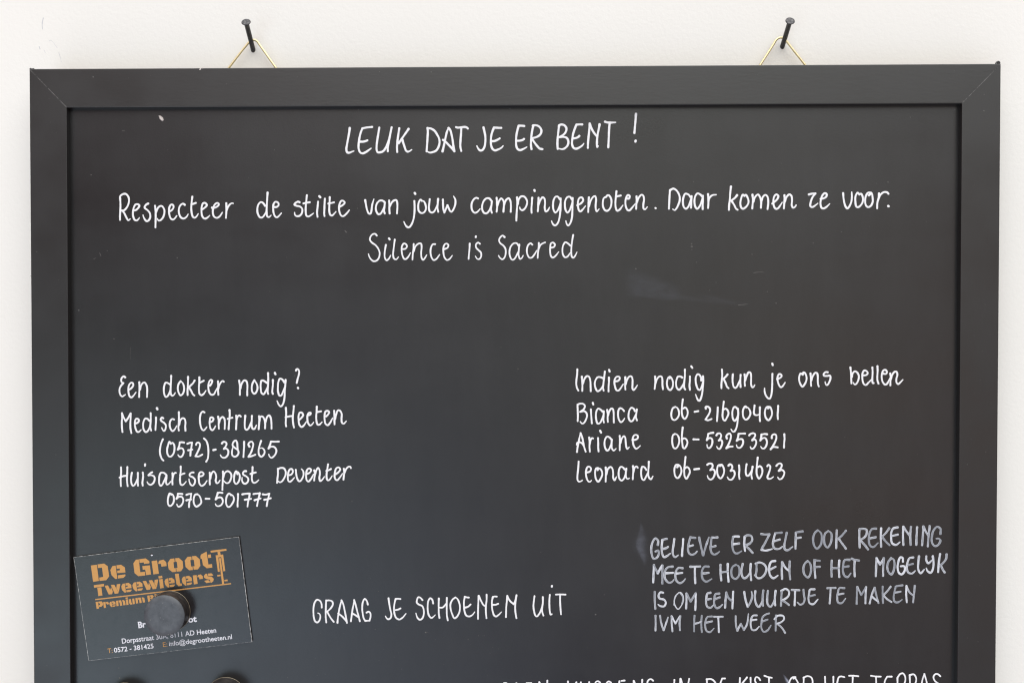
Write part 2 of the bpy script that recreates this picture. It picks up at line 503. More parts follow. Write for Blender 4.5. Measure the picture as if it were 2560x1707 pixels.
# ------------------------------------------------------------------ handwriting
STROKES = '''
=LEUK white
@840 270 5.88 2.9
L: 202 298 196 350 178 450 160 550 152 610 165 655 195 660 235 645 262 636
E: 530 282 450 290 388 303 | 388 303 365 360 345 440 333 530 333 600 355 655 390 670 440 650 490 615 516 596; 345 498 395 498 440 488 462 478
U: 636 292 622 380 606 480 597 560 598 620 612 652 640 656 690 640 730 590 755 530 772 470 ; 818 288 805 350 785 450 768 540 760 600 762 640
K: 930 300 915 400 903 500 897 580 900 650; 1066 312 1030 365 970 450 922 522; 975 470 990 520 1010 580 1030 630 1055 646 1085 635 1112 616
D: 1345 298 1350 340 1345 450 1338 560 1332 640 ; 1345 300 1400 308 1450 340 1490 400 1515 450 1522 510 1505 580 1470 630 1420 652 1375 658 1340 640
A: 1566 640 1585 560 1610 440 1635 340 1655 298 | 1655 298 1680 330 1700 400 1715 480 1725 560 1742 640 ; 1572 472 1600 490 1660 550 1700 590 1740 640
T: 1765 285 1790 292 1850 286 1900 283 1925 292 1938 305 ; 1842 290 1838 380 1830 480 1828 570 1842 635
J: 2168 290 2180 340 2195 420 2195 500 2180 580 2150 622 2115 625 2085 590 2070 560
@1220 270 5.88 2.9
E: 195 296 140 294 88 292 | 88 292 68 340 50 400 42 480 48 560 68 605 100 626 150 612 200 585 222 560; 45 490 90 490 140 470 172 450
E: 532 268 490 264 450 264 | 450 264 435 320 418 400 412 490 418 570 440 610 475 622 520 605 570 578 ; 420 485 470 483 510 472 530 458
R: 668 258 655 310 640 400 632 500 632 560 640 608 ; 660 262 700 256 750 275 782 320 780 370 750 410 700 435 650 448 645 458 | 650 460 690 520 730 570 760 600 800 608
B: 1045 262 1035 340 1025 440 1020 530 1025 605 ; 1048 255 1085 246 1125 260 1152 300 1145 350 1110 395 1050 432 | 1050 432 1110 428 1160 445 1182 500 1165 560 1120 600 1085 608 1045 600
E: 1385 245 1345 245 1300 248 | 1300 248 1275 310 1250 390 1238 470 1235 530 1255 585 1290 602 1340 585 1390 550 1408 525 ; 1250 450 1290 445 1325 430 1342 414
N: 1495 232 1488 330 1478 430 1470 520 1468 590 ; 1497 235 1520 300 1560 370 1600 420 | 1640 245 1630 300 1610 400 1602 500 1605 580 1620 560
T: 1720 205 1750 215 1810 218 1875 215 ; 1788 225 1780 320 1775 440 1768 580
!: 2175 90 2168 190 2160 280 2152 370 ; *2170 485 2167 497
=RESP white
@280 460 5.88 2.55
R: 120 215 124 300 122 400 118 470 118 530; 118 225 122 180 160 152 200 148 235 180 250 230 240 300 215 350 175 390 140 392 | 148 392 180 430 210 490 240 535 268 515
e: 318 392 350 385 385 355 402 320 380 300 345 305 320 350 308 410 312 480 335 530 365 538 395 510 402 498
s: 532 290 510 300 480 335 482 355 520 385 555 430 562 490 540 535 510 548 480 520 460 475 456 458
p: 632 322 640 400 642 480 640 560 638 640; 645 420 665 370 700 330 735 328 768 380 768 440 745 500 710 535 685 540 665 510
e: 845 405 880 385 905 345 895 310 870 305 845 340 838 400 845 460 865 510 895 525 925 505 952 468
c: 1070 308 1045 292 1010 310 985 360 985 430 1010 490 1050 510 1090 490 1120 445
t: 1180 190 1170 280 1165 360 1172 430 1190 485 1215 498 1245 475 1268 438; 1168 300 1200 292 1232 280
e: 1325 375 1370 345 1395 310 1370 282 1340 285 1320 330 1315 400 1325 470 1350 505 1375 510 1410 490 1435 465
e: 1470 350 1510 350 1550 330 1572 300 1550 280 1515 300 1490 350 1482 420 1500 480 1540 500 1580 480 1610 440 1622 420
r: 1680 285 1682 360 1680 430 1675 500; 1685 390 1705 340 1735 300 1765 284 1782 288
@620 460 5.88 2.55
d: 250 322 225 285 190 268 155 300 137 370 145 440 175 490 205 495 240 460 270 400 | 288 130 282 220 276 320 274 420 285 480 310 488 340 462
e: 375 340 420 340 450 310 440 275 400 265 375 300 370 370 380 440 405 485 430 490 465 460 490 430
s: 758 270 735 262 700 280 682 305 710 322 760 332 795 365 795 420 765 465 720 475 690 455 684 420
t: 865 168 858 240 850 320 848 400 858 465 885 480 925 460 962 432 ; 815 288 860 278 908 270
i: 1030 262 1022 350 1015 420 1022 485 ; *1048 182 1062 198
l: 1130 218 1125 300 1122 380 1120 440 1125 475
t: 1202 196 1200 260 1195 330 1195 400 1210 455 1235 465 1265 440 1292 408 ; 1182 290 1220 282 1265 272
e: 1350 335 1395 310 1422 275 1400 250 1370 252 1345 300 1338 370 1350 430 1375 470 1405 472 1445 440 1490 385
v: 1722 240 1735 310 1750 380 1775 435 1800 438 1815 390 1825 310 1850 225
a: 2010 272 1985 250 1940 246 1900 280 1880 340 1885 400 1915 445 1945 440 1980 390 2005 320 | 2012 275 2005 340 2000 400 2010 435
n: 2075 245 2078 310 2078 380 2082 435 ; 2085 330 2110 280 2145 245 2180 240 2195 290 2195 360 2190 435
@980 460 5.88 2.55
j: 328 250 332 330 330 420 318 510 290 590 255 635 225 635 195 600 175 555 ; *334 134 342 148
o: 440 250 420 232 395 270 385 330 395 400 430 428 470 420 498 370 490 300 465 255 440 250
u: 555 225 548 290 542 350 555 405 585 422 615 410 645 360 668 300 | 678 222 672 290 668 350 680 410
w: 748 232 750 300 755 370 770 422 | 770 422 790 375 815 315 | 815 315 835 360 855 400 875 410 905 370 930 300 930 230 905 182
c: 1265 215 1240 205 1205 225 1175 275 1168 330 1180 390 1215 425 1250 415 1295 368
a: 1455 240 1430 215 1390 213 1350 250 1325 320 1330 390 1360 430 1395 430 1430 390 1455 320 | 1468 255 1462 320 1455 380 1468 425
m: 1538 205 1543 280 1545 350 1538 410 ; 1548 320 1570 260 1605 215 1635 245 1645 300 1638 410 ; 1648 310 1675 240 1715 212 1740 250 1748 330 1745 410
p: 1838 200 1842 290 1835 390 1830 470 1828 540 ; 1850 300 1865 225 1900 185 1945 190 1985 250 1980 310 1950 365 1915 388 1885 370 1878 345
i: 2060 205 2055 290 2050 360 2052 425 ; *2093 92 2098 106
n: 2155 205 2150 290 2148 350 2143 405 ; 2152 310 2180 240 2215 198 2240 215 2250 280 2245 350 2260 405 2290 390 2315 345
@1320 460 5.88 2.55
g: 465 225 440 190 405 190 380 230 368 300 375 380 400 422 430 400 460 340 478 270 | 480 215 480 300 475 400 462 500 435 580 400 610 370 595 345 545
g: 645 225 615 190 580 195 550 240 542 310 555 390 580 422 605 400 635 330 652 260 | 655 210 655 300 652 400 645 500 620 580 590 612 570 590 556 545
e: 725 315 780 285 812 240 790 200 755 210 735 260 735 330 750 390 770 405 810 370 845 325
n: 895 200 890 270 888 340 885 415 ; 895 330 920 250 955 195 985 180 1000 220 995 300 995 360 1010 405 1045 370
o: 1150 190 1115 210 1100 270 1105 340 1135 390 1170 395 1205 360 1225 300 1222 220 1190 170 1165 170 1150 190
t: 1300 110 1292 190 1285 270 1290 350 1310 395 1345 380 1395 315 ; 1300 185 1365 172
e: 1445 215 1485 215 1495 180 1470 165 1445 195 1432 260 1440 340 1465 385 1490 390 1530 350 1575 295
n: 1595 185 1598 250 1592 310 1590 368; 1600 270 1630 200 1670 160 1695 175 1705 230 1695 310 1700 365 1720 375 1755 338
.: *1873 355 1878 359
@1640 450 5.88 2.65
D: 205 150 200 230 195 320 190 425 ; 210 150 255 130 300 155 340 220 350 290 330 360 300 420 275 445 245 430
a: 505 250 475 215 430 205 405 250 395 320 410 400 440 425 470 400 505 320 522 240 | 522 240 520 320 515 410
a: 680 245 650 215 610 200 575 245 565 320 580 400 605 425 640 390 670 320 690 235 | 690 235 690 310 685 380 687 430
r: 765 210 770 280 770 350 765 415 ; 772 310 790 260 830 225 885 218
k: 1102 100 1092 190 1085 290 1075 370 1072 440 ; 1192 225 1160 265 1100 310 | 1115 315 1150 370 1175 420 1200 440
o: 1300 235 1275 220 1250 280 1240 350 1255 410 1280 425 1330 390 1360 330 1350 270 1320 220 1300 235
m: 1418 220 1425 300 1420 360 1415 420 ; 1432 320 1455 255 1500 215 1525 245 1545 310 1542 410 ; 1550 310 1575 245 1610 222 1640 250 1650 330 1640 430
e: 1708 350 1745 320 1785 280 1798 235 1770 215 1740 240 1725 310 1735 390 1760 425 1790 420 1830 370 1855 330
n: 1888 225 1890 290 1885 350 1880 420 ; 1895 320 1920 250 1960 215 1990 235 2000 300 1995 370 2015 410 2045 395 2060 370
@1900 450 5.88 2.65
z: 718 215 760 205 815 200 | 815 200 770 260 745 330 740 385 765 400 800 385 850 345
e: 890 280 940 270 975 245 980 210 955 195 920 225 895 290 890 360 905 410 935 420 980 395 1025 350
v: 1222 195 1228 270 1240 340 1260 395 1285 420 1310 395 1340 330 1350 260 1348 180
o: 1460 215 1435 190 1405 240 1402 320 1415 390 1440 402 1480 375 1510 320 1510 250 1485 205 1460 215
o: 1600 230 1640 195 1590 190 1560 230 1545 300 1560 380 1590 400 1625 385 1655 330 1655 260 1640 200 1600 225
r: 1750 200 1745 260 1725 340 1722 420 ; 1745 270 1775 215 1825 180 1870 185 1888 205
.: *1885 385 1890 388
=SILENCE white
@890 560 5.88 2.25
S: 305 172 285 148 250 150 215 185 205 235 235 275 290 315 330 370 348 430 335 500 300 540 260 548 220 520 195 480 182 440
i: 440 308 428 370 420 440 425 500 450 535 480 515 510 462 ; *485 213 495 228
l: 570 232 560 310 550 390 545 460 560 510 590 522 625 485
e: 680 370 725 365 750 330 730 295 700 290 675 330 672 400 685 470 710 515 735 515 770 480 800 425
n: 848 295 845 370 835 440 830 525 ; 850 400 875 330 920 290 955 290 965 340 958 420 965 500 985 528 1010 505 1040 455
c: 1165 298 1130 300 1105 340 1095 410 1110 490 1140 530 1175 520 1230 450
e: 1300 370 1345 350 1358 310 1335 290 1305 300 1285 350 1285 420 1300 490 1335 530 1370 520 1415 465
i: 1672 290 1668 370 1660 450 1655 515 ; *1762 183 1760 195
s: 1822 292 1795 275 1765 300 1765 345 1800 385 1835 420 1840 475 1815 515 1785 515 1755 475
@1120 560 5.88 2.25
S: 832 195 805 172 775 190 750 240 770 285 815 320 845 370 848 430 830 495 800 520 765 500 742 465
a: 1040 325 1010 285 970 285 930 320 905 390 910 470 940 525 970 520 1010 460 1045 380 | 1048 305 1040 390 1038 460 1060 515 1085 500 1105 465
c: 1240 305 1215 285 1180 310 1160 370 1165 440 1195 495 1230 495 1270 450 1305 390
r: 1335 280 1332 350 1322 430 1318 500 ; 1335 360 1360 310 1395 285 1428 272
e: 1510 350 1555 340 1572 305 1545 275 1515 285 1502 340 1502 420 1515 475 1540 495 1575 475 1628 410
d: 1800 320 1760 285 1725 270 1695 310 1682 380 1690 450 1720 490 1755 480 1800 420 | 1840 162 1825 250 1815 340 1812 420 1820 480 1840 498 1865 475 1895 415
=DOKTER white
@280 910 7.84 2.45
E: 258 258 230 240 195 265 180 310 190 355 225 375 | 222 372 180 420 150 480 148 550 170 610 200 632 240 612 262 598
e: 335 500 380 470 415 420 410 375 375 365 340 400 320 470 325 560 345 630 380 652 420 620 470 550
n: 535 355 538 440 535 530 532 645 ; 548 500 570 420 605 370 640 360 675 410 690 490 688 570 686 645
d: 1140 400 1090 370 1050 365 1025 420 1015 500 1025 590 1055 645 1095 620 1130 550 1150 470 | 1160 230 1157 330 1150 450 1148 540 1160 600 1185 620 1215 600 1240 560
o: 1345 335 1310 380 1290 450 1300 540 1340 610 1380 590 1410 520 1410 440 1385 370 1345 335
k: 1490 250 1490 330 1485 440 1480 530 1482 605 ; 1620 320 1590 370 1530 430 1500 460 | 1515 470 1550 520 1585 590 1615 615
t: 1712 258 1712 340 1705 430 1705 520 1720 590 1755 608 1795 585 1840 520 ; 1712 365 1760 345 1798 325
e: 1920 420 1955 370 1965 325 1940 310 1910 335 1890 400 1890 480 1910 560 1950 600 1995 590 2030 530 2060 470
r: 2078 335 2080 420 2078 510 2085 600 ; 2085 480 2110 400 2150 340 2175 330 2190 345
@560 910 6.918 2.5
n: 262 285 272 360 275 450 275 530 ; 285 420 310 330 355 280 390 300 405 370 402 460 402 540
o: 525 280 495 330 480 400 490 480 525 512 560 480 580 410 565 340 525 280
d: 740 325 690 290 650 285 635 340 635 420 650 500 685 520 720 470 750 400 | 762 155 765 240 762 340 758 430 755 490 765 515
i: 845 275 845 350 838 430 835 480 845 515 ; *880 152 890 175
g: 1045 315 1000 260 965 255 940 310 932 390 935 480 960 545 990 540 1020 480 1055 380 | 1065 275 1060 360 1050 480 1045 590 1020 690 985 730 950 705 918 635
?: 1245 112 1255 90 1275 85 1298 120 1295 180 1275 250 1258 325 ; *1278 410 1283 418
=MEDISCH white
@280 910 7.84 2.45
M: 195 960 198 1040 192 1150 195 1240 205 1330 ; 197 965 225 1040 270 1120 | 270 1120 310 1065 365 965 | 365 965 365 1060 360 1160 362 1260 380 1350
e: 465 1160 505 1145 530 1105 510 1075 475 1070 452 1110 448 1190 465 1270 495 1325 530 1325 570 1285
d: 735 1110 690 1070 650 1068 620 1120 610 1210 625 1290 660 1330 700 1310 735 1240 755 1160 | 758 960 760 1050 755 1150 750 1240 768 1300
i: 862 1045 862 1130 855 1220 852 1290 ; *880 862 890 885
s: 1005 1060 980 1045 955 1075 965 1110 1020 1150 1055 1200 1045 1280 1020 1310 990 1280 975 1245
c: 1218 1085 1180 1075 1145 1110 1130 1180 1145 1260 1185 1310 1220 1290 1268 1210
h: 1310 940 1312 1050 1308 1160 1302 1250 1310 1300 ; 1315 1190 1340 1100 1380 1060 1420 1070 1440 1140 1435 1220 1440 1305
C: 1812 945 1780 930 1745 960 1725 1040 1725 1130 1740 1220 1770 1285 1800 1295 1830 1270 1858 1230
e: 1935 1135 1975 1110 1990 1070 1965 1045 1930 1050 1915 1110 1915 1190 1935 1270 1965 1295 2000 1265 2030 1210
n: 2080 1030 2092 1110 2090 1190 2095 1265 ; 2100 1150 2125 1070 2165 1035 2200 1065 2212 1140 2208 1270
@560 910 6.918 2.5
t: 95 795 100 870 92 960 85 1050 80 1125 ; 65 945 105 935 145 925
r: 210 890 215 970 212 1050 208 1125 ; 215 980 235 910 265 885 290 905
u: 368 890 362 960 358 1030 365 1110 390 1135 425 1110 455 1040 480 970 | 482 895 480 980 478 1060 495 1115 525 1120 560 1055
m: 605 900 610 980 605 1060 600 1125 ; 612 990 635 905 670 910 700 960 712 1030 710 1110 ; 720 1000 745 915 780 885 808 930 820 1020 822 1115
H: 1070 755 1075 850 1070 960 1068 1030 1075 1075 ; 1208 725 1200 820 1190 920 1195 1020 1210 1095 ; 1065 920 1115 905 1190 895
e: 1300 965 1345 920 1370 880 1345 840 1310 840 1290 890 1290 970 1305 1050 1340 1085 1375 1065 1425 995
e: 1450 885 1495 870 1503 842 1470 842 1445 880 1442 950 1455 1020 1490 1060 1520 1045 1550 1005
t: 1605 735 1602 810 1595 900 1600 990 1620 1045 1650 1045 1695 1000 ; 1605 830 1680 815
e: 1765 905 1800 870 1820 830 1790 808 1755 820 1740 880 1740 960 1755 1030 1795 1055 1830 1020 1880 930
n: 1905 805 1910 890 1910 970 1912 1040 ; 1920 950 1940 870 1970 800 2005 805 2035 860 2032 950 2040 1010 2070 1030 2115 985
=TEL1 white
@280 1080 7.35 2.45
(: 935 130 905 200 885 290 880 370 895 440 920 495 945 520
0: 1080 215 1055 175 1030 240 1012 320 1020 400 1050 445 1085 445 1130 390 1148 310 1140 230 1110 195 1080 210
5: 1325 190 1290 185 1245 185 | 1245 190 1235 250 1210 315 | 1210 320 1250 295 1295 300 1318 350 1300 420 1265 455 1235 445 1212 415
7: 1385 212 1430 195 1470 190 | 1470 190 1460 270 1445 350 1440 430 ; 1400 332 1440 325 1478 318
2: 1545 230 1555 200 1590 190 1615 220 1610 280 1575 360 1535 440 | 1535 440 1590 445 1660 410
): 1690 115 1730 155 1758 230 1770 320 1770 410 1758 490 1730 540
-: *1862 328 1905 318
3: 2020 205 2045 180 2090 185 2105 215 2090 260 2055 300 | 2055 305 2100 300 2135 340 2130 410 2090 460 2050 470 2010 450 1990 415
8: 2225 265 2215 220 2250 160 2275 152 2300 200 2305 260 2310 330 ; 2222 255 2260 290 2315 335 2325 380 2300 430 2250 450 2210 420 2205 350 2225 265
@580 1080 7.35 2.45
1: 222 175 222 270 215 360 210 455
2: 320 265 300 225 325 185 365 175 390 215 380 280 350 370 305 445 | 305 450 360 440 430 412
6: 535 160 515 220 495 290 488 360 500 420 535 450 570 430 600 370 585 315 550 290 520 295
5: 860 172 800 175 715 172 | 715 172 700 230 670 295 | 670 300 720 265 780 275 815 330 800 400 760 450 725 470 690 445 675 405
=HUIS white
@280 1080 7.35 2.45
H: 165 645 168 740 160 850 160 920 163 990 ; 282 640 280 740 275 850 278 920 288 990 ; 140 832 200 808 275 798
u: 365 745 352 820 350 890 365 960 385 985 415 965 450 900 475 830 | 475 745 475 830 472 910 478 980
i: 565 740 572 800 565 870 558 930 565 980 ; *608 588 606 615
s: 738 735 710 750 670 790 | 670 790 730 790 775 815 785 865 760 930 710 965 665 945 645 910
a: 990 775 950 745 900 745 875 790 865 870 870 950 895 985 925 960 960 890 990 810 | 1000 790 1000 850 992 920 1010 960 1040 950 1080 905
r: 1110 750 1115 820 1108 900 1112 960 ; 1118 830 1135 770 1160 745 1175 748
t: 1262 630 1262 720 1252 810 1250 900 1265 960 1295 970 1330 945 1362 905 ; 1250 785 1290 770 1332 755
s: 1500 738 1465 740 1425 775 1430 800 1490 830 1525 875 1515 945 1480 980 1445 960 1420 900 1415 860
e: 1610 810 1660 800 1685 765 1660 735 1615 740 1595 790 1595 870 1610 950 1645 985 1690 965 1745 890
n: 1795 740 1800 820 1795 890 1798 960 ; 1805 850 1830 760 1865 720 1895 745 1915 820 1905 890 1925 935 1955 925 1985 880
p: 2038 720 2040 800 2035 900 2030 990 2028 1060 ; 2045 830 2075 745 2125 715 2175 745 2195 800 2180 870 2145 925 2105 935 2070 910 2055 890
@580 1080 7.35 2.45
o: 100 770 75 715 50 760 38 840 45 920 75 950 110 925 140 860 140 790 115 735 80 720
s: 258 715 230 715 200 750 210 780 260 810 298 850 290 910 245 945 210 935 185 890 185 830
t: 378 640 375 730 365 810 368 880 385 920 415 930 455 910 490 875 ; 340 765 390 750 438 738
D: 842 670 845 760 835 850 828 930 ; 845 675 900 655 955 665 985 720 985 780 955 850 915 905 880 920 850 900
e: 1040 790 1090 775 1120 720 1095 675 1060 685 1035 740 1025 820 1035 890 1065 910 1100 885 1145 835
v: 1172 690 1180 770 1195 840 1225 895 1250 900 1290 850 1315 780 1305 710 1275 675
e: 1385 765 1430 740 1455 695 1420 665 1385 685 1365 740 1362 820 1375 885 1405 905 1450 860 1500 770
n: 1512 700 1525 770 1515 830 1510 885 ; 1525 770 1550 700 1580 655 1605 685 1615 760 1605 840 1620 895 1650 880 1700 815
t: 1765 590 1752 670 1740 750 1738 830 1755 880 1780 880 1810 850 1840 800 ; 1735 710 1780 695 1818 675
e: 1905 770 1960 730 1990 680 1955 645 1915 665 1890 740 1885 820 1905 870 1935 880 1975 840 2030 760
r: 2055 670 2062 740 2055 800 2048 870 ; 2068 740 2095 680 2140 635 2175 635 2185 660
=TEL2 white
@280 1080 7.35 2.45
0: 1090 1145 1060 1125 1040 1170 1025 1250 1035 1330 1065 1355 1105 1330 1135 1270 1135 1190 1110 1140 1075 1125
5: 1290 1135 1250 1130 1210 1130 | 1210 1135 1205 1175 1185 1220 | 1185 1220 1230 1185 1285 1190 1310 1240 1295 1310 1260 1355 1225 1368 1200 1345 1192 1320
7: 1368 1150 1410 1135 1455 1130 | 1455 1130 1445 1210 1420 1290 1415 1375 ; 1368 1250 1410 1240 1455 1235
0: 1570 1140 1530 1145 1505 1200 1500 1280 1520 1340 1550 1365 1600 1340 1640 1290 1630 1220 1600 1160 1565 1140
-: *1722 1220 1790 1222
5: 2030 1115 1985 1108 1945 1112 | 1945 1112 1930 1160 1905 1230 | 1905 1235 1950 1200 2005 1200 2035 1245 2030 1300 1995 1345 1945 1358 1915 1345 1900 1315
0: 2190 1155 2150 1125 2115 1165 2095 1240 2100 1320 2130 1370 2165 1365 2210 1310 2240 1240 2225 1170 2190 1140
1: 2315 1135 2315 1210 2308 1290 2308 1365
@580 1080 7.35 2.45
7: 190 1140 250 1130 325 1125 | 325 1125 315 1200 295 1280 285 1365 ; 235 1240 290 1232 350 1222
7: 395 1135 440 1128 510 1120 | 510 1120 495 1190 475 1270 460 1355 ; 415 1248 470 1230 525 1215
7: 565 1140 620 1145 685 1130 | 685 1130 670 1200 650 1280 638 1355 ; 595 1240 650 1230 712 1212
=INDIEN white
@1420 900 7.35 2.45
I: 172 170 168 260 155 360 152 440 165 510 190 560
n: 255 305 260 390 265 480 262 565 ; 275 430 300 350 345 295 385 305 410 380 415 470 418 570
d: 640 330 590 312 545 315 510 360 492 430 505 510 540 570 575 560 620 510 655 430 | 678 210 668 290 655 390 648 470 645 520 655 560
i: 752 320 752 400 745 490 745 575 ; *755 180 765 210
e: 865 390 920 380 950 345 945 310 900 305 865 340 852 410 865 490 890 550 925 560 965 520 1015 440
n: 1052 315 1052 400 1050 480 1055 540 ; 1060 440 1085 360 1130 300 1165 300 1185 350 1185 440 1185 520 1205 550 1240 515 1275 460
n: 1600 300 1605 380 1600 460 1592 530 ; 1605 430 1635 350 1680 300 1720 305 1735 370 1735 450 1745 535
o: 1870 335 1880 305 1845 320 1820 390 1820 460 1845 530 1880 550 1915 510 1930 440 1920 370 1890 315 1855 310
d: 2100 320 2060 300 2020 305 1995 360 1985 430 2000 510 2040 545 2080 510 2120 440 2140 370 | 2148 175 2148 270 2140 370 2132 450 2140 520 2155 540
i: 2240 300 2240 380 2232 460 2240 545 ; *2265 115 2285 145
@1720 900 8.4 2.5
g: 280 425 275 370 240 310 205 295 170 340 160 430 180 540 215 615 250 625 285 560 310 460 | 315 340 320 440 312 560 300 680 275 790 240 855 215 845 185 790 160 720
k: 712 200 718 290 712 400 702 500 702 590 ; 830 300 800 340 740 395 | 750 400 790 480 820 560 852 590
u: 942 300 935 390 940 480 960 560 990 585 1025 560 1065 480 1095 400 | 1105 310 1100 400 1100 490 1105 565
n: 1188 300 1195 380 1190 460 1195 540 ; 1200 430 1230 340 1275 255 1310 265 1325 330 1325 430 1325 510 1350 570 1375 565 1402 520
j: 1772 290 1770 400 1768 520 1762 640 1745 750 1715 810 1680 800 1630 730 1608 650 1608 590 ; *1770 75 1780 105
e: 1870 400 1930 375 1968 335 1950 300 1915 295 1885 340 1882 430 1910 520 1950 570 1985 550 2040 470
@1980 900 7.84 2.5
o: 210 285 225 240 250 250 280 310 285 380 255 460 205 520 165 470 140 390 145 310 170 262 205 280
n: 362 262 370 340 370 430 375 505 ; 378 400 410 310 455 250 490 255 505 310 505 400 510 470 525 515
s: 700 238 660 235 620 275 625 305 690 310 745 305 755 350 735 420 700 480 675 490 655 455 650 425
b: 1145 145 1155 240 1160 350 1165 455 ; 1175 330 1190 260 1230 220 1275 240 1310 310 1300 390 1265 460 1230 480 1200 440
e: 1405 300 1460 290 1485 255 1460 215 1415 205 1385 250 1378 330 1390 430 1420 480 1455 485 1500 440 1555 385
l: 1575 145 1580 240 1575 340 1575 420 1585 450 1600 450
l: 1675 120 1678 220 1672 320 1675 400 1695 460
e: 1785 265 1840 270 1862 235 1835 195 1795 200 1765 260 1758 340 1775 420 1815 475 1850 475 1890 420 1920 350
n: 1925 262 1935 340 1930 420 1928 495 ; 1940 370 1965 290 2010 230 2050 230 2065 290 2045 370 2050 440 2080 470 2120 440 2172 385
=CALL1 white
@1420 900 7.35 2.45
B: 175 840 178 920 182 1020 178 1120 ; 175 820 220 800 280 805 310 840 290 900 225 950 | 225 950 290 935 335 965 350 1020 330 1090 290 1155 260 1165 225 1130
i: 420 905 425 990 432 1080 438 1160 ; *455 785 465 815
a: 635 945 600 910 555 890 525 930 512 1010 520 1100 545 1165 590 1150 625 1080 650 1000 | 655 940 655 1020 650 1100 660 1145
n: 720 915 730 990 728 1070 732 1135 ; 735 1020 755 950 795 890 825 900 838 960 840 1060 842 1145
c: 1030 935 995 895 950 885 925 930 920 1010 935 1090 970 1140 1005 1120 1040 1070
a: 1230 935 1205 890 1165 875 1130 920 1112 1000 1120 1080 1155 1125 1190 1110 1225 1040 1255 970 | 1265 905 1255 980 1248 1050 1268 1105
0: 1970 860 1930 880 1905 940 1898 1020 1920 1085 1960 1100 2005 1070 2040 1000 2035 930 2005 875 1965 855
6: 2110 722 2100 800 2092 890 2092 970 2110 1045 2145 1080 2180 1040 2200 970 2185 900 2150 870 2115 890
@1720 900 8.4 2.5
-: *140 1085 215 1070
2: 375 1020 370 985 405 975 450 1000 465 1050 440 1130 370 1240 | 370 1245 420 1262 495 1235
1: 625 990 622 1080 615 1180 608 1280
6: 752 870 740 970 730 1080 725 1180 745 1250 775 1270 820 1200 850 1120 830 1050 790 1020 750 1035
9: 1045 1030 1000 985 970 985 940 1040 930 1130 945 1230 980 1275 1020 1230 1045 1150 | 1048 1020 1055 1120 1045 1240 1035 1340 1010 1440 970 1500 940 1500 905 1450
0: 1225 990 1205 970 1165 1020 1150 1110 1170 1210 1215 1250 1265 1220 1310 1130 1300 1060 1260 1000 1220 985
4: 1398 950 1390 1030 1385 1110 1400 1145 1450 1155 1500 1140 ; 1510 990 1508 1080 1505 1180 1512 1280
0: 1680 1010 1720 985 1655 985 1620 1050 1615 1130 1640 1220 1690 1262 1730 1220 1762 1140 1755 1050 1720 980 1680 985
1: 1893 960 1890 1050 1882 1150 1888 1240
=CALL2 white
@1420 1060 7.35 2.45
A: 165 510 175 430 195 330 215 230 230 165 | 232 165 260 240 280 330 295 410 325 505 ; 168 375 170 345 210 330 255 350 290 400
r: 390 245 398 330 395 420 402 505 ; 400 360 415 290 445 255 462 262
i: 552 255 555 340 555 430 562 500 ; *590 120 608 155
a: 805 290 765 245 720 228 685 270 670 350 685 440 720 485 755 460 785 390 805 310 | 805 285 800 370 805 440 840 485 882 448
n: 950 215 955 300 952 390 950 480 ; 960 350 990 260 1030 220 1052 250 1060 330 1070 410 1090 455 1125 420
e: 1185 285 1240 285 1285 250 1275 205 1225 200 1195 240 1190 310 1210 400 1250 450 1285 435 1328 395
0: 1965 180 1930 200 1915 280 1920 370 1945 435 1980 445 2020 400 2045 310 2030 230 1995 185 1960 178
6: 2108 60 2098 150 2092 250 2100 350 2115 430 2140 445 2175 400 2195 330 2170 275 2130 258 2105 275
@1660 1060 7.35 2.5
-: *542 278 636 280
5: 905 155 850 165 812 178 | 812 178 805 230 785 290 | 785 295 830 255 875 265 890 320 870 400 830 440 800 425 790 375
3: 962 205 985 175 1025 170 1050 200 1040 250 1005 300 | 1005 300 1050 290 1070 330 1055 400 1020 455 985 440 970 410
2: 1155 262 1145 220 1170 185 1210 172 1230 210 1220 280 1185 370 1145 440 | 1145 440 1200 415 1262 410
5: 1490 172 1430 172 1370 178 | 1370 178 1360 240 1335 305 | 1335 305 1390 275 1440 280 1455 330 1430 400 1390 435 1350 425 1330 380
3: 1565 205 1590 180 1640 165 1675 185 1665 235 1620 290 | 1620 295 1670 280 1695 320 1680 390 1640 445 1605 450 1585 415
5: 1895 185 1850 180 1790 190 | 1790 190 1785 240 1770 300 | 1770 300 1810 260 1860 255 1890 310 1880 390 1840 445 1805 445 1778 410
2: 1980 255 1985 210 2020 185 2055 195 2065 250 2040 330 2000 400 1960 455 | 1960 460 2010 420 2090 425
1: 2210 185 2215 270 2208 350 2205 430
=CALL3 white
@1420 1060 7.35 2.45
L: 195 685 190 780 180 880 172 980 180 1035 205 1055 240 1045 265 1030
e: 350 885 400 870 425 820 400 785 360 785 335 840 330 920 350 1010 380 1055 410 1055 430 1030
o: 545 840 560 810 520 810 500 860 500 940 520 1020 555 1055 600 1000 630 920 615 850 580 815 540 820
n: 692 795 698 880 695 960 692 1055 ; 705 920 735 820 785 785 815 815 830 900 830 980 855 1030 890 965
a: 1040 830 1005 790 965 785 940 830 930 910 945 1000 985 1035 1020 1010 1055 930 1075 830 | 1072 815 1062 900 1065 970 1095 1005 1128 992
r: 1195 770 1200 850 1195 930 1190 1010 ; 1202 870 1225 800 1260 775 1282 800
d: 1440 840 1405 790 1365 780 1345 850 1345 930 1365 1010 1395 1025 1430 970 1465 890 | 1485 690 1482 780 1475 870 1475 940 1495 990 1525 1010 1560 955
0: 2005 790 2030 760 1990 745 1960 800 1955 880 1975 960 2015 990 2060 940 2085 860 2070 790 2035 745 1995 740
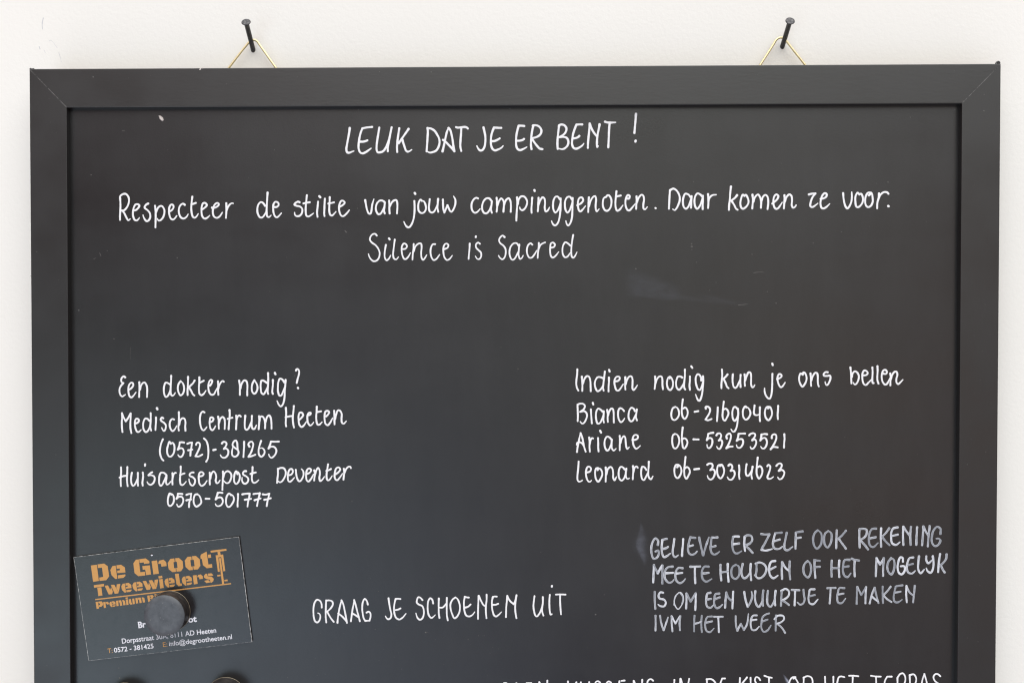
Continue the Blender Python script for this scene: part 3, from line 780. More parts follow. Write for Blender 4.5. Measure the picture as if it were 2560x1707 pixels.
6: 2160 600 2150 690 2140 790 2135 880 2145 960 2175 1000 2215 940 2240 870 2220 810 2185 785 2155 810
@1660 1060 7.35 2.5
-: *558 828 645 818
3: 795 745 830 722 880 730 895 770 870 820 850 840 | 850 842 905 830 935 870 925 940 890 1000 850 1015 810 985 798 945
0: 1030 765 1060 745 1000 755 978 810 978 890 1000 960 1040 995 1080 950 1105 870 1095 800 1060 745 1025 755
3: 1185 760 1210 735 1245 755 1255 800 1225 850 | 1225 855 1275 850 1300 905 1280 975 1235 1020 1190 1010 1165 970
1: 1378 755 1385 840 1378 930 1388 1005
4: 1518 735 1505 810 1502 880 1520 940 1550 945 1590 890 1620 820 | 1628 780 1615 860 1605 930 1618 1000
6: 1722 612 1712 710 1702 820 1705 920 1745 1000 1785 950 1808 870 1795 800 1760 770 1725 790
2: 1898 770 1920 745 1950 770 1950 820 1920 910 1900 970 1915 1000 1960 1000 2010 965
3: 2065 765 2090 735 2140 720 2165 750 2150 800 2110 855 | 2110 855 2170 840 2210 880 2200 940 2160 1000 2120 1010 2090 975
=SHOES white
@760 1450 6.72 2.3
G: 298 455 295 400 270 345 220 325 185 360 162 440 158 530 165 620 190 690 225 705 260 670 275 600 260 560 232 548
R: 372 335 368 430 365 530 365 620 375 705 ; 375 338 430 335 475 355 485 400 455 460 410 505 375 530 | 395 535 430 600 470 660 500 695
A: 562 710 570 620 590 500 615 390 630 335 | 630 335 660 400 680 490 700 590 722 715 ; 575 555 630 595 680 645 722 700
A: 788 685 800 600 815 490 835 390 842 330 | 842 330 870 420 895 520 920 610 938 685 ; 810 555 860 580 915 620
G: 1072 405 1055 345 1020 310 990 360 978 450 985 550 1005 640 1030 680 | 1030 680 1100 675 | 1100 675 1118 610 1112 545 1080 525 1050 542
J: 1420 300 1432 390 1450 490 1468 570 1455 630 1415 652 1385 630 1368 600
E: 1620 312 1580 308 1540 310 | 1540 310 1522 380 1512 470 1520 560 1550 630 1600 655 1650 630 1712 558 ; 1540 498 1580 490 1620 470
S: 1990 330 1960 295 1920 282 1900 320 1895 370 1930 405 1985 430 2010 490 2012 570 1985 640 1945 660 1905 625 1880 550
C: 2170 385 2155 325 2120 300 2090 340 2078 420 2080 510 2100 590 2140 630 2180 605 2205 580
@1090 1450 6.72 2.3
H: 48 305 45 400 45 490 48 560 58 630 ; 182 292 180 390 180 490 182 580 198 670 ; 48 455 110 455 170 395
O: 328 285 280 320 245 390 245 470 270 560 310 635 350 610 390 540 402 450 385 360 355 305 325 285
E: 550 288 520 285 485 275 | 485 275 470 350 470 440 480 520 510 590 560 605 610 580 650 530 ; 495 455 540 440 582 402
N: 715 260 712 350 708 450 706 550 706 645 ; 720 260 760 350 800 415 835 435 | 850 240 850 330 838 430 838 530 848 635
E: 1020 272 980 270 955 280 | 955 280 940 350 940 440 955 530 980 590 1010 605 1050 580 1100 530 ; 955 410 1000 408 1045 392
N: 1198 260 1190 350 1180 450 1178 540 1175 615 ; 1198 260 1240 340 1305 400 | 1305 400 1330 340 1352 250 | 1352 250 1340 340 1330 440 1335 540 1352 635
U: 1655 265 1645 340 1637 430 1648 520 1670 590 1695 605 1735 560 1775 470 1795 380 | 1795 280 1795 370 1785 450 1785 530 1805 590
I: 1912 242 1905 330 1905 430 1912 520 1925 575 1945 565 ; *1948 92 1946 105
T: 2015 238 2070 235 2175 238 ; 2085 245 2085 340 2090 450 2100 570
=FIRE1 grey
@1610 1300 5.2275 2.6
G: 180 320 185 270 150 235 115 280 95 360 100 440 125 500 165 490 195 430 185 395 150 408
E: 300 240 265 248 240 255 | 240 255 232 330 235 420 260 480 300 465 345 432 ; 245 372 285 365 315 345
L: 395 245 388 310 375 400 380 450 405 480 448 455
I: 512 245 508 320 500 400 497 465
E: 670 230 635 225 605 222 | 605 225 585 300 575 380 590 430 625 450 665 435 695 405 ; 585 340 640 325
V: 720 225 740 320 770 455 | 775 455 810 330 850 220
E: 960 222 920 225 885 225 | 885 225 875 300 870 370 885 425 920 448 960 430 985 408 ; 880 350 935 335
E: 1240 212 1200 210 1165 215 | 1165 215 1155 290 1160 370 1185 425 1220 432 1275 402 ; 1165 312 1245 302
R: 1315 220 1310 310 1320 400 ; 1315 215 1350 195 1400 205 1415 255 1385 300 1320 325 | 1325 330 1375 375 1420 425
Z: 1530 178 1580 185 1640 182 | 1640 182 1590 280 1535 380 | 1535 385 1590 395 1675 375
E: 1800 160 1750 165 1715 170 | 1715 170 1695 240 1685 310 1700 360 1740 375 1780 365 1810 340 ; 1700 272 1775 250
L: 1865 165 1850 240 1835 320 1840 375 1875 390 1945 345
F: 1985 160 1982 250 1980 370 ; 2075 145 2030 150 1985 160 ; 1985 232 2050 225
@1980 1300 5.2275 2.6
O: 335 130 295 170 275 240 290 330 325 370 370 330 390 250 380 170 340 128
O: 475 140 435 170 418 240 430 320 465 355 500 310 518 230 510 165 475 138
K: 585 130 580 240 578 365 ; 705 135 660 190 605 240 | 610 240 650 295 705 370
R: 880 120 880 230 885 355 ; 880 115 930 110 975 125 970 190 930 235 890 250 | 890 255 940 310 995 380
E: 1100 108 1045 115 1015 160 1005 240 1015 320 1060 350 1125 295 ; 1020 235 1095 220
K: 1165 105 1160 220 1165 345 ; 1270 105 1225 165 1175 215 | 1180 220 1225 275 1275 325
E: 1380 92 1325 105 1300 150 1295 230 1310 300 1360 320 1410 285 ; 1305 205 1385 185
N: 1455 85 1450 200 1455 320 ; 1460 90 1500 150 1540 200 | 1555 85 1545 200 1550 320
I: 1635 90 1628 200 1625 320
N: 1715 80 1710 200 1700 325 ; 1720 80 1755 160 1785 200 | 1800 75 1785 200 1775 340
G: 1940 175 1940 110 1895 85 1850 130 1828 210 1830 290 1865 335 1910 320 1940 265 1920 240 1885 238
=FIRE2 grey
@1610 1300 5.2275 2.6
M: 130 585 125 680 120 810 ; 130 590 180 690 | 180 690 235 590 | 240 590 240 700 240 825
E: 375 605 320 610 285 640 268 700 280 770 330 815 370 800 390 775 ; 290 690 380 685
E: 505 625 455 620 425 650 410 710 420 780 465 820 510 800 540 765 ; 425 695 500 685
T: 605 605 660 605 735 602 ; 665 615 665 710 670 820
E: 845 605 790 605 765 640 755 700 770 770 815 800 885 765 ; 765 695 845 685
H: 1000 580 1000 680 1010 785 ; 1095 570 1095 680 1105 800 ; 1005 680 1095 668
O: 1200 580 1160 605 1140 670 1155 740 1195 765 1235 730 1250 660 1235 600 1200 578
U: 1290 570 1275 650 1280 720 1305 755 1345 740 1385 680 | 1395 570 1390 660 1400 780
D: 1470 560 1470 650 1460 720 ; 1460 565 1510 550 1570 575 1600 630 1580 700 1530 750 1490 755 1445 715
E: 1715 530 1665 540 1640 590 1635 660 1650 720 1690 755 1750 720 ; 1655 640 1720 605
N: 1805 545 1800 650 1805 765 ; 1805 550 1850 620 1900 665 | 1905 535 1900 650 1910 770
@1980 1300 5.2275 2.6
O: 205 530 165 570 148 640 165 710 210 745 240 700 250 630 235 560 200 528
F: 295 520 295 630 305 750 ; 290 520 365 528 ; 300 610 365 605
H: 520 525 515 630 518 735 ; 618 525 612 630 618 740 ; 520 625 615 622
E: 750 515 690 520 670 580 665 660 685 720 725 740 770 690 ; 675 610 740 600
T: 780 500 820 515 875 525 ; 820 520 815 620 820 730
M: 1105 490 1100 600 1095 730 ; 1105 495 1150 575 | 1150 575 1200 495 | 1200 495 1192 600 1190 725
O: 1295 495 1260 540 1245 610 1265 680 1300 705 1330 650 1340 570 1325 510 1290 490
G: 1450 540 1445 490 1415 485 1390 540 1380 620 1400 690 1435 705 1475 650 1465 600 1420 600
E: 1585 485 1535 495 1510 550 1500 620 1520 680 1565 695 1610 660 ; 1515 585 1580 568
L: 1660 470 1650 560 1650 640 1680 690 1730 640
Y: 1755 470 1755 520 1780 560 1830 520 | 1840 470 1850 560 1840 640 1810 685 1770 660 1755 625
K: 1935 440 1920 540 1910 675 ; 2020 445 2015 500 1970 560 1930 590 | 1945 590 1970 640 1995 680
=FIRE3 grey
@1610 1300 5.2275 2.5
I: 140 935 140 1040 148 1155
S: 250 945 215 940 190 980 205 1020 260 1035 285 1075 265 1120 215 1120 185 1100
@1610 1300 5.2275 1.4
O: 455 945 410 990 395 1060 410 1120 445 1160 490 1110 515 1040 505 975 470 940 430 970 400 1030 393 1105 ; 462 945 500 985 508 1040 495 1090
@1610 1300 5.2275 2.5
M: 555 955 555 1050 550 1150 ; 560 960 610 1060 | 610 1060 675 950 | 675 955 675 1060 670 1170
E: 870 945 830 955 815 1010 812 1080 830 1130 870 1140 910 1105 ; 820 1035 880 1025
E: 985 955 935 965 920 1020 918 1090 945 1145 985 1135 1025 1100 ; 925 1030 990 1005
N: 1075 940 1065 1040 1060 1140 ; 1075 945 1110 1020 1155 1055 | 1165 930 1160 1040 1155 1150
V: 1310 935 1325 1030 1355 1130 | 1355 1130 1395 1060 1415 990 1405 930
U: 1455 925 1450 1010 1465 1090 1500 1130 1535 1080 1560 1000 | 1560 915 1550 1010 1555 1115
U: 1620 920 1610 1010 1615 1090 1650 1130 1690 1080 1715 1000 | 1720 920 1710 1010 1715 1110
R: 1800 920 1795 1010 1790 1115 ; 1795 920 1850 895 1895 930 1885 990 1835 1030 1795 1045 | 1810 1045 1850 1070 1895 1105
T: 1930 908 1980 910 2030 912 ; 1975 920 1972 1010 1968 1110
@1980 1300 5.2275 2.3
J: 150 905 155 970 165 1030 145 1085 105 1100 70 1070
E: 295 900 235 905 225 950 215 1020 230 1080 275 1095 340 1030 ; 225 990 300 975
T: 460 885 510 882 570 882 ; 505 890 500 980 492 1085
E: 685 885 620 885 600 940 590 1010 605 1075 650 1080 700 1020 ; 600 970 675 955
M: 850 870 848 970 845 1090 ; 855 870 905 975 | 905 975 970 870 | 970 870 962 970 960 1085
A: 1015 1085 1040 980 1075 880 | 1080 880 1100 970 1130 1080 ; 1045 995 1085 1030 1125 1060
K: 1185 865 1185 970 1190 1080 ; 1290 865 1245 925 1190 980 | 1195 980 1245 1030 1300 1065
E: 1445 848 1390 855 1355 865 | 1350 885 1335 950 1328 1010 1345 1065 1385 1070 1440 1035 ; 1340 945 1420 930
N: 1495 855 1492 960 1500 1070 ; 1495 860 1540 945 1580 975 | 1605 855 1595 960 1582 1070
=FIRE4 grey
@1610 1300 5.2275 2.2
I: 150 1245 152 1340 150 1440
V: 210 1245 225 1340 255 1435 | 258 1435 290 1340 315 1265
M: 360 1250 362 1350 372 1450 ; 362 1255 410 1345 | 410 1345 470 1250 | 475 1250 465 1340 470 1435
H: 660 1245 655 1350 655 1450 ; 755 1245 748 1340 755 1460 ; 660 1350 705 1340 750 1320
E: 890 1255 830 1262 805 1310 800 1390 820 1445 860 1460 915 1410 ; 815 1335 890 1318
T: 915 1258 960 1260 1030 1258 ; 970 1262 975 1360 978 1460
W: 1198 1250 1200 1350 1218 1440 | 1220 1440 1265 1350 | 1265 1350 1305 1430 | 1305 1430 1345 1360 1365 1220
E: 1475 1240 1425 1245 1400 1290 1395 1370 1415 1430 1460 1430 1505 1385 ; 1405 1305 1470 1295
E: 1635 1215 1590 1230 1550 1265 1535 1340 1535 1410 1565 1455 1610 1440 1660 1370 ; 1545 1320 1615 1295
R: 1725 1240 1722 1340 1720 1440 ; 1705 1290 1750 1245 1820 1250 1830 1290 1790 1330 1735 1350 | 1740 1350 1800 1400 1845 1470
=KUSSENS white
@1240 1660 5.88 2.2
D: 120 275 118 420 115 600 ; 115 276 150 273 200 330 220 440 190 560 115 600
O: 300 276 255 320 235 430 255 550 300 590 350 540 365 430 345 330 300 276
E: 520 273 450 275 | 450 275 430 360 425 470 450 570 500 585 545 550 ; 435 430 510 420
N: 635 258 632 400 632 580; 640 262 690 380 745 480 | 755 235 748 400 745 580
K: 1058 250 1055 400 1055 580 ; 1182 260 1120 370 1070 430 | 1080 430 1130 510 1180 580
U: 1248 262 1240 400 1260 540 1300 575 1350 520 1370 400 | 1370 258 1368 400 1372 575
S: 1530 265 1500 245 1470 255 1455 310 1480 380 1530 440 1535 520 1495 580 1450 550
S: 1690 265 1660 248 1635 262 1620 310 1650 390 1700 450 1700 530 1660 580 1615 550
E: 1890 235 1845 240 ; 1815 245 1800 340 1790 450 1810 550 1850 575 1900 530 ; 1805 410 1870 400
N: 2025 240 2020 400 2015 575 ; 2030 245 2080 370 2140 470 | 2150 225 2142 400 2140 575
S: 2310 238 2280 215 2245 225 2225 270 2250 350 2300 420 2300 500 2260 560 2215 530
@1620 1660 5.88 2.2
I: 388 225 380 380 375 560
N: 475 210 470 370 465 560 ; 480 210 530 350 580 450 | 605 210 590 300 588 420 590 560
D: 865 215 870 370 865 550 ; 860 218 930 215 985 260 1010 360 990 470 930 540 865 555
E: 1132 205 1090 205 | 1090 205 1060 290 1045 400 1060 510 1100 545 1150 510 ; 1055 370 1120 360
K: 1352 198 1345 340 1340 540 ; 1455 190 1390 270 1350 320 | 1360 330 1420 440 1460 540
I: 1508 195 1510 340 1508 540
S: 1650 230 1625 195 1590 185 1572 230 1600 290 1645 350 1645 450 1600 520 1560 490
T: 1712 165 1760 182 1820 195 ; 1778 195 1778 350 1775 530
O: 2140 205 2170 185 2120 190 2080 250 2060 360 2085 470 2140 520 2200 470 2225 370 2205 270 2160 190
P: 2290 190 2285 350 2285 530 ; 2285 195 2340 170 2400 190 2420 260 2390 330 2290 370
@1980 1660 5.88 2.2
H: 485 180 490 330 488 520 ; 608 180 608 330 610 520 ; 488 360 608 350
E: 770 185 720 175 690 185 670 240 662 350 680 460 720 500 780 450 ; 668 320 750 310
T: 840 165 900 165 975 172 ; 893 190 888 340 885 510
T: 1160 165 1230 175 1305 178 ; 1235 185 1240 340 1238 510
E: 1465 178 1400 178 | 1400 178 1370 230 1355 340 1370 440 1410 490 1460 460 ; 1360 320 1440 310
R: 1550 200 1552 340 1550 500 ; 1550 195 1590 140 1630 130 1660 170 1665 240 1630 310 1560 340 | 1570 340 1620 420 1670 500
R: 1730 160 1735 320 1730 500 ; 1730 155 1790 145 1825 200 1810 280 1740 330 | 1750 330 1800 420 1840 500
A: 1890 500 1910 260 1942 140 | 1945 140 1980 260 2010 500 ; 1900 380 2000 370
S: 2180 172 2150 145 2110 140 2080 180 2100 240 2160 290 2190 370 2160 470 2090 480
'''
lines, cur = [], None
for ln in STROKES.strip().splitlines():
    if ln[0] == '=':
        _, kind = ln[1:].split(); cur = (kind, []); lines.append(cur)
    elif ln[0] == '@':
        ox, oy, s_, hw_ = (float(x) for x in ln[1:].split())
    else:
        body = ln.split(':', 1)[1].replace('|', ';')
        for st in body.split(';'):
            st = st.strip()
            k = 1.0
            if st[0] == '*': st = st[1:]; k = 1.06
            f = [float(x) for x in st.split()]
            cur[1].append(([(ox + f[i] / s_, oy + f[i + 1] / s_) for i in range(0, len(f) - 1, 2)], hw_ * k * (.88 if kind == 'white' else .95)))
for kind, st in lines:
    o = ribbon(st, YP, M_white if kind == 'white' else M_grey, 'handwritten_line', panel)
    if kind == 'grey': o['label'] = 'streaky grey handwritten line'

# ------------------------------------------------------------------ wiped residue and dust on the writing surface
def smear(x0, x1, y0, y1, nx, ny, fn, name='chalk_smear'):
    V, Fc, A = [], [], []
    lf = 1.5e-5 + rnd.random() * 4e-6
    for j in range(ny + 1):
        for i in range(nx + 1):
            x = x0 + (x1 - x0) * i / nx; y = y0 + (y1 - y0) * j / ny
            V.append(at(x, y, YP - lf)); A.append(max(0.0, fn(x, y)))
    for j in range(ny):
        for i in range(nx):
            a = j * (nx + 1) + i; Fc.append([a, a + 1, a + nx + 2, a + nx + 1])
    o = obj(name, V, Fc, M_resid, panel)
    at_ = o.data.attributes.new('cover', 'FLOAT', 'POINT'); at_.data.foreach_set('value', A)

def sst(a, b, x):
    t = min(1, max(0, (x - a) / (b - a))); return t * t * (3 - 2 * t)

def smear_big(x, y):
    low = 745 + (x - 1600) * .045 + 2 * math.sin(x * .05)
    up = 664 + (x - 1570) * .42
    body = sst(1553, 1600, x) * (1 - sst(1680, 1715, x)) * sst(up - 10, up + 26, y) * (1 - sst(low - 5, low + 3, y))
    tail = sst(1690, 1720, x) * (1 - sst(1800, 1900, x)) * math.exp(-((y - (744 + (x - 1700) * .10)) / 5.0) ** 2)
    tail2 = sst(1740, 1770, x) * (1 - sst(1790, 1830, x)) * math.exp(-((y - (738 + (x - 1750) * .2)) / 4.0) ** 2)
    return .030 * body + .015 * tail + .022 * tail2
smear(1555, 1910, 650, 780, 90, 40, smear_big)

def smear_spindle(x, y):
    t = (y - 1304) / 112
    if not 0 < t < 1: return 0
    c = 1601 + 10 * max(0, t - .55) / .45 + 2 * math.sin(t * 9)
    w = 2 + 10.5 * math.sin(math.pi * t) ** 1.3
    return .12 * math.sin(math.pi * t) ** 1.1 * math.exp(-((x - c) / w) ** 2) * (1.0 if x > c - w * .7 else .4)
smear(1580, 1632, 1302, 1418, 40, 60, smear_spindle)

def smear_tick(x, y):
    c = 1957 + (y - 1682) * .62
    return .75 * sst(1682, 1704, y) * math.exp(-((x - c) / (1.2 + (y - 1682) * .10)) ** 2)
smear(1945, 1995, 1681, 1715, 40, 30, smear_tick)

def specks(name, spots, y, mt, parent):
    V, Fc = [], []
    for x, yy, r in spots:
        o = len(V); k = 7; ph = rnd.random() * 6
        el = .6 + rnd.random() * .8
        V.append(at(x, yy, y - .00012))
        for i in range(k):
            a = 2 * math.pi * i / k + ph
            rr = r * (.8 + .4 * rnd.random())
            V.append(at(x + rr * math.cos(a) * el, yy + rr * math.sin(a), y - .00002))
        for i in range(k): Fc.append([o, o + 1 + i, o + 1 + (i + 1) % k])
    return obj(name, V, Fc, mt, parent)

sp = [(1729, 610, 1.9), (1729.3, 616.5, 2.0), (1729.5, 624, 1.4), (1741, 656, 1.2), (1790, 706, 1.2), (1774, 726, 1.1), (1880, 636, 1.6), (1918, 729, 1.1), (1940, 758, 1.4), (2033, 608, 1.3),
      (1275, 272, 1.6), (2276, 294, 1.5), (2220, 456, 1.5), (1734, 455, 1.2), (1897, 451, 1.3), (197, 776, 1.5), (285, 847, 1.2), (268, 627, 1.2), (312, 272, 1.2),
      (2395, 777, 1.6), (1295, 922, 1.2), (880, 1253, 1.2), (737, 939, 1.2), (2388, 275, 1.2), (297, 1669, 1.2), (299, 1694, 1.7), (1489, 1535, 1.6), (896, 275, 1.4)]
for i in range(110):
    sp.append((rnd.uniform(185, 2390), rnd.uniform(275, 1700), abs(rnd.gauss(0, .42)) + .35))
for i in range(40):                       # the lower right has more
    sp.append((rnd.uniform(690, 1250), rnd.uniform(1560, 1700), abs(rnd.gauss(0, .35)) + .3))
d = specks('dust', sp, YP, M_speck, panel); d['kind'] = 'stuff'
sp = [(rnd.uniform(90, 2490), rnd.uniform(176, 255), abs(rnd.gauss(0, .4)) + .4) for i in range(12)] + \
     [(rnd.uniform(2412, 2482), rnd.uniform(270, 1700), abs(rnd.gauss(0, .4)) + .4) for i in range(22)] + \
     [(rnd.uniform(86, 160), rnd.uniform(270, 1700), abs(rnd.gauss(0, .35)) + .35) for i in range(9)] + [(1078, 181, 1.4), (949, 180, 1.1), (233, 193, 1.8), (2460, 237, 1.7), (2460, 278, 1.4), (2409, 254, 2.0), (92, 630, 1.6), (78, 690, 1.6)]
d = specks('dust', sp, YF, M_speck, board); d['kind'] = 'stuff'
# short pale scratches
for pts, w_ in (([(1884, 682), (1898, 680.5), (1910, 681)], .55), ([(1846, 763), (1857, 761.5), (1869, 760)], .5), ([(327, 868), (326, 880), (326.5, 897)], .22), ([(234, 648), (240, 645)], .5), ([(249, 632), (252, 640)], .6), ([(305, 328), (312, 327.5)], .5), ([(862, 577), (866, 581)], .9)):
    ribbon([(pts, w_)], YP, M_speck, 'scratch_mark', panel, lift=(1e-5, 3e-5), taper=False, jitter=.35)

# plaster fleck stuck near the upper left corner of the writing surface
fpx = [(396.5, 289), (402, 289.8), (407.5, 294.5), (410, 301), (405.5, 303.5), (399, 298)]
V = [at(x, y, YP - .00002) for x, y in fpx] + [at(403 + (x - 403) * .7, 296 + (y - 296) * .7, YP - .0005) for x, y in fpx]
k = len(fpx)
fl = obj('plaster_fleck', V, [list(range(k, 2 * k))] + [[i, (i + 1) % k, k + (i + 1) % k, k + i] for i in range(k)], M_fleck, None, False, loc=at(403, 296))
fl['label'] = 'tiny cream fleck stuck on the black writing surface near its upper left corner'; fl['category'] = 'fleck'

# ------------------------------------------------------------------ the two nails
def nail(tip, head, out, label):
    E = at(*tip, 0.0); H = at(*head, -out)
    ax = (H - E).normalized(); ln = (H - E).length
    t = thing('nail', label, 'nail', E, 'nails holding up the blackboard')
    c = E - ax * .006
    V, Fc = lathe(c, ax, [(.0010, 0), (.00126, .004), (.00126, .006 + ln - .0012), (.0016, .006 + ln - .0004)], 24)
    obj('shank', V, Fc, M_nail, t, True)
    V, Fc = lathe(E, ax, [(.0013, ln - .0005), (.0021, ln - .00035), (.00245, ln), (.00235, ln + .0003), (.0019, ln + .00042), (.0009, ln + .00036)], 32)
    obj('nail_head', V, Fc, M_nailhead, t, True)

nail((632.9, 125), (615.3, 56.5), .0148, 'black nail leaning to the left, driven in above the left part of the board')
nail((1956, 116.5), (1975.2, 53.5), .0148, 'black nail leaning to the right, driven in above the right part of the board')

# ------------------------------------------------------------------ the business card
YC0, YC = YP - .0007, YP - .0012            # back and printed face of the card
corner = [(184.6, 1392.7), (596.5, 1341.8), (629.3, 1603.2), (222.0, 1650.2)]
cc = [at(x, y, YC) for x, y in corner]
card = thing('business_card', 'dark grey business card with orange lettering held on the board by a round magnet', 'business card', at(407, 1497, YC0))
cb = [Vector((q.x, YC0, q.z)) for q in cc]
# slightly uneven card: subdivided face with white cut edges
nx, ny = 24, 16
V, Fc = [], []
def card_pt(u, v, y):
    top = cc[0].lerp(cc[1], u); bot = cc[3].lerp(cc[2], u)
    q = top.lerp(bot, v); return Vector((q.x, y, q.z))
for j in range(ny + 1):
    for i in range(nx + 1): V.append(card_pt(i / nx, j / ny, YC))
for j in range(ny):
    for i in range(nx):
        a = j * (nx + 1) + i; Fc.append([a, a + 1, a + nx + 2, a + nx + 1])
obj('card_face', V, Fc, M_card, card)
# card stock: a white core a hair wider than the printed face, so its cut edge shows
ctr = sum(cc, Vector()) / 4
def grown(q, y, r):
    d_ = q - ctr; d_.y = 0
    return Vector((q.x + d_.normalized().x * r, y, q.z + d_.normalized().z * r))
V = [grown(q, YC + .00003, .00016) for q in cc] + [grown(q, YC0, .00012) for q in cc]
obj('card_stock', V, [[0, 1, 2, 3], [7, 6, 5, 4]] + [[i, i + 4, (i + 1) % 4 + 4, (i + 1) % 4] for i in range(4)], M_cardedge, card)

A_ = lambda x, y: (210 + x / 9.2227, 1360 + y / 9.2227)
B_ = lambda x, y: (400 + x / 9.2227, 1350 + y / 9.2227)
big_e = [[(608, 585), (655, 500), (730, 487), (768, 792), (722, 797), (640, 715), (625, 680)], [(748, 482), (855, 468), (942, 530), (955, 645), (770, 662), (765, 605), (822, 598), (828, 555), (755, 562)], [(778, 712), (955, 690), (955, 725), (910, 770), (785, 785)]]
def e_at(cx, cy, k): return [[(cx + (x - 782) * k, cy + (y - 632) * k) for x, y in q] for q in big_e]
def sh(polys, dx, dy): return [[(x + dx, y + dy) for x, y in q] for q in polys]
w1 = [[(475, 950), (555, 945), (605, 1045), (625, 985), (665, 1085), (648, 1145), (570, 1155)], [(618, 935), (698, 928), (800, 1110), (780, 1130), (710, 1138)], [(755, 920), (838, 910), (805, 1090), (797, 1095), (747, 1005)]]
m1 = [[(735, 1300), (785, 1293), (800, 1415), (750, 1425)], [(795, 1290), (850, 1285), (868, 1320), (882, 1408), (832, 1415), (820, 1335), (800, 1338)], [(874, 1288), (915, 1280), (945, 1305), (958, 1395), (908, 1402), (895, 1325)]]

def prints(name, groups, mt, y=YC - .00004):
    V, Fc = [], []
    for f, polys in groups:
        for q in polys:
            o = len(V)
            V += [at(*f(x, yy), y) for x, yy in q]
            for t in tessellate_polygon([[Vector((x, -yy, 0)) for x, yy in q]]):
                a, b, c = (Vector(q[k]) for k in t)
                Fc.append([o + k for k in (t if (b - a).cross(c - a) < 0 else t[::-1])])
    return obj(name, V, Fc, mt, card)

prints('title_lettering', [(A_, [[(158, 487), (295, 468), (343, 840), (210, 862)], [(312, 462), (462, 442), (545, 500), (580, 735), (515, 822), (360, 842), (352, 765), (443, 748), (415, 535), (322, 545)]] + big_e
    + [[(1138, 435), (1195, 355), (1262, 345), (1298, 640), (1405, 630), (1412, 715), (1255, 732), (1165, 662)], [(1272, 342), (1425, 323), (1510, 390), (1505, 437), (1385, 450), (1378, 415), (1282, 425)], [(1345, 500), (1518, 482), (1545, 692), (1430, 708), (1413, 580), (1355, 583)],
       [(1558, 385), (1685, 368), (1727, 675), (1600, 690)], [(1712, 437), (1730, 375), (1835, 352), (1895, 410), (1905, 498), (1785, 513), (1772, 445), (1718, 450)]]),
    (B_, [[(178, 520), (240, 425), (330, 415), (340, 495), (310, 503), (325, 640), (360, 637), (370, 722), (290, 732), (200, 665)], [(350, 412), (435, 405), (522, 480), (537, 630), (485, 710), (385, 720), (375, 637), (405, 630), (388, 492), (358, 492)],
          [(570, 465), (635, 380), (722, 372), (730, 450), (700, 455), (717, 603), (750, 598), (760, 682), (672, 688), (590, 612)], [(738, 365), (828, 358), (915, 435), (930, 585), (875, 665), (778, 675), (765, 598), (798, 592), (780, 447), (748, 450)],
          [(932, 355), (955, 320), (1075, 258), (1115, 555), (1198, 545), (1208, 625), (1080, 642), (990, 570), (965, 425), (938, 428)], [(1103, 328), (1170, 322), (1180, 400), (1112, 408)]])], M_orange)
prints('bicycle_fork_emblem', [(B_, [[(1162, 238), (1528, 195), (1535, 237), (1172, 282)], [(1325, 266), (1385, 260), (1397, 331), (1337, 339)], [(1282, 345), (1455, 325), (1505, 705), (1460, 712), (1412, 385), (1345, 392), (1378, 720), (1335, 725)],
    [(1360, 410), (1400, 405), (1480, 1000), (1432, 1005)], [(1318, 798), (1395, 788), (1400, 822), (1325, 832)], [(1482, 912), (1555, 900), (1562, 935), (1490, 945)]])], M_orange)
prints('printed_rule', [(lambda x, y: (x, y), [[(238.3, 1496.4), (577.8, 1456.6), (577.6, 1459.5), (238.5, 1499.3)]])], M_orange, YC - .00003)
prints('subtitle_lettering', [(A_, [[(225, 940), (462, 908), (462, 965), (232, 1000)], [(305, 998), (400, 985), (425, 1175), (332, 1190)]] + w1 + e_at(978, 998, .68) + e_at(1235, 968, .68) + sh(w1, 875, -105)
    + [[(1715, 735), (1802, 722), (1810, 775), (1722, 785)], [(1730, 805), (1812, 795), (1840, 1000), (1757, 1015)]]),
    (B_, e_at(222, 973, .68) + [[(343, 772), (432, 765), (462, 990), (500, 995), (507, 1042), (430, 1055), (380, 1005)]] + e_at(620, 928, .68) + [[(755, 808), (843, 798), (870, 1000), (783, 1015)], [(862, 835), (880, 795), (940, 783), (985, 825), (990, 885), (910, 895), (900, 845), (866, 850)],
          [(1010, 820), (1050, 770), (1085, 765), (1100, 830), (1190, 835), (1240, 885), (1228, 940), (1190, 972), (1165, 975), (1150, 905), (1070, 890), (1015, 860)], [(1105, 765), (1185, 757), (1225, 795), (1220, 812), (1110, 822)], [(1018, 930), (1110, 915), (1140, 930), (1152, 970), (1070, 982)]])], M_orange)
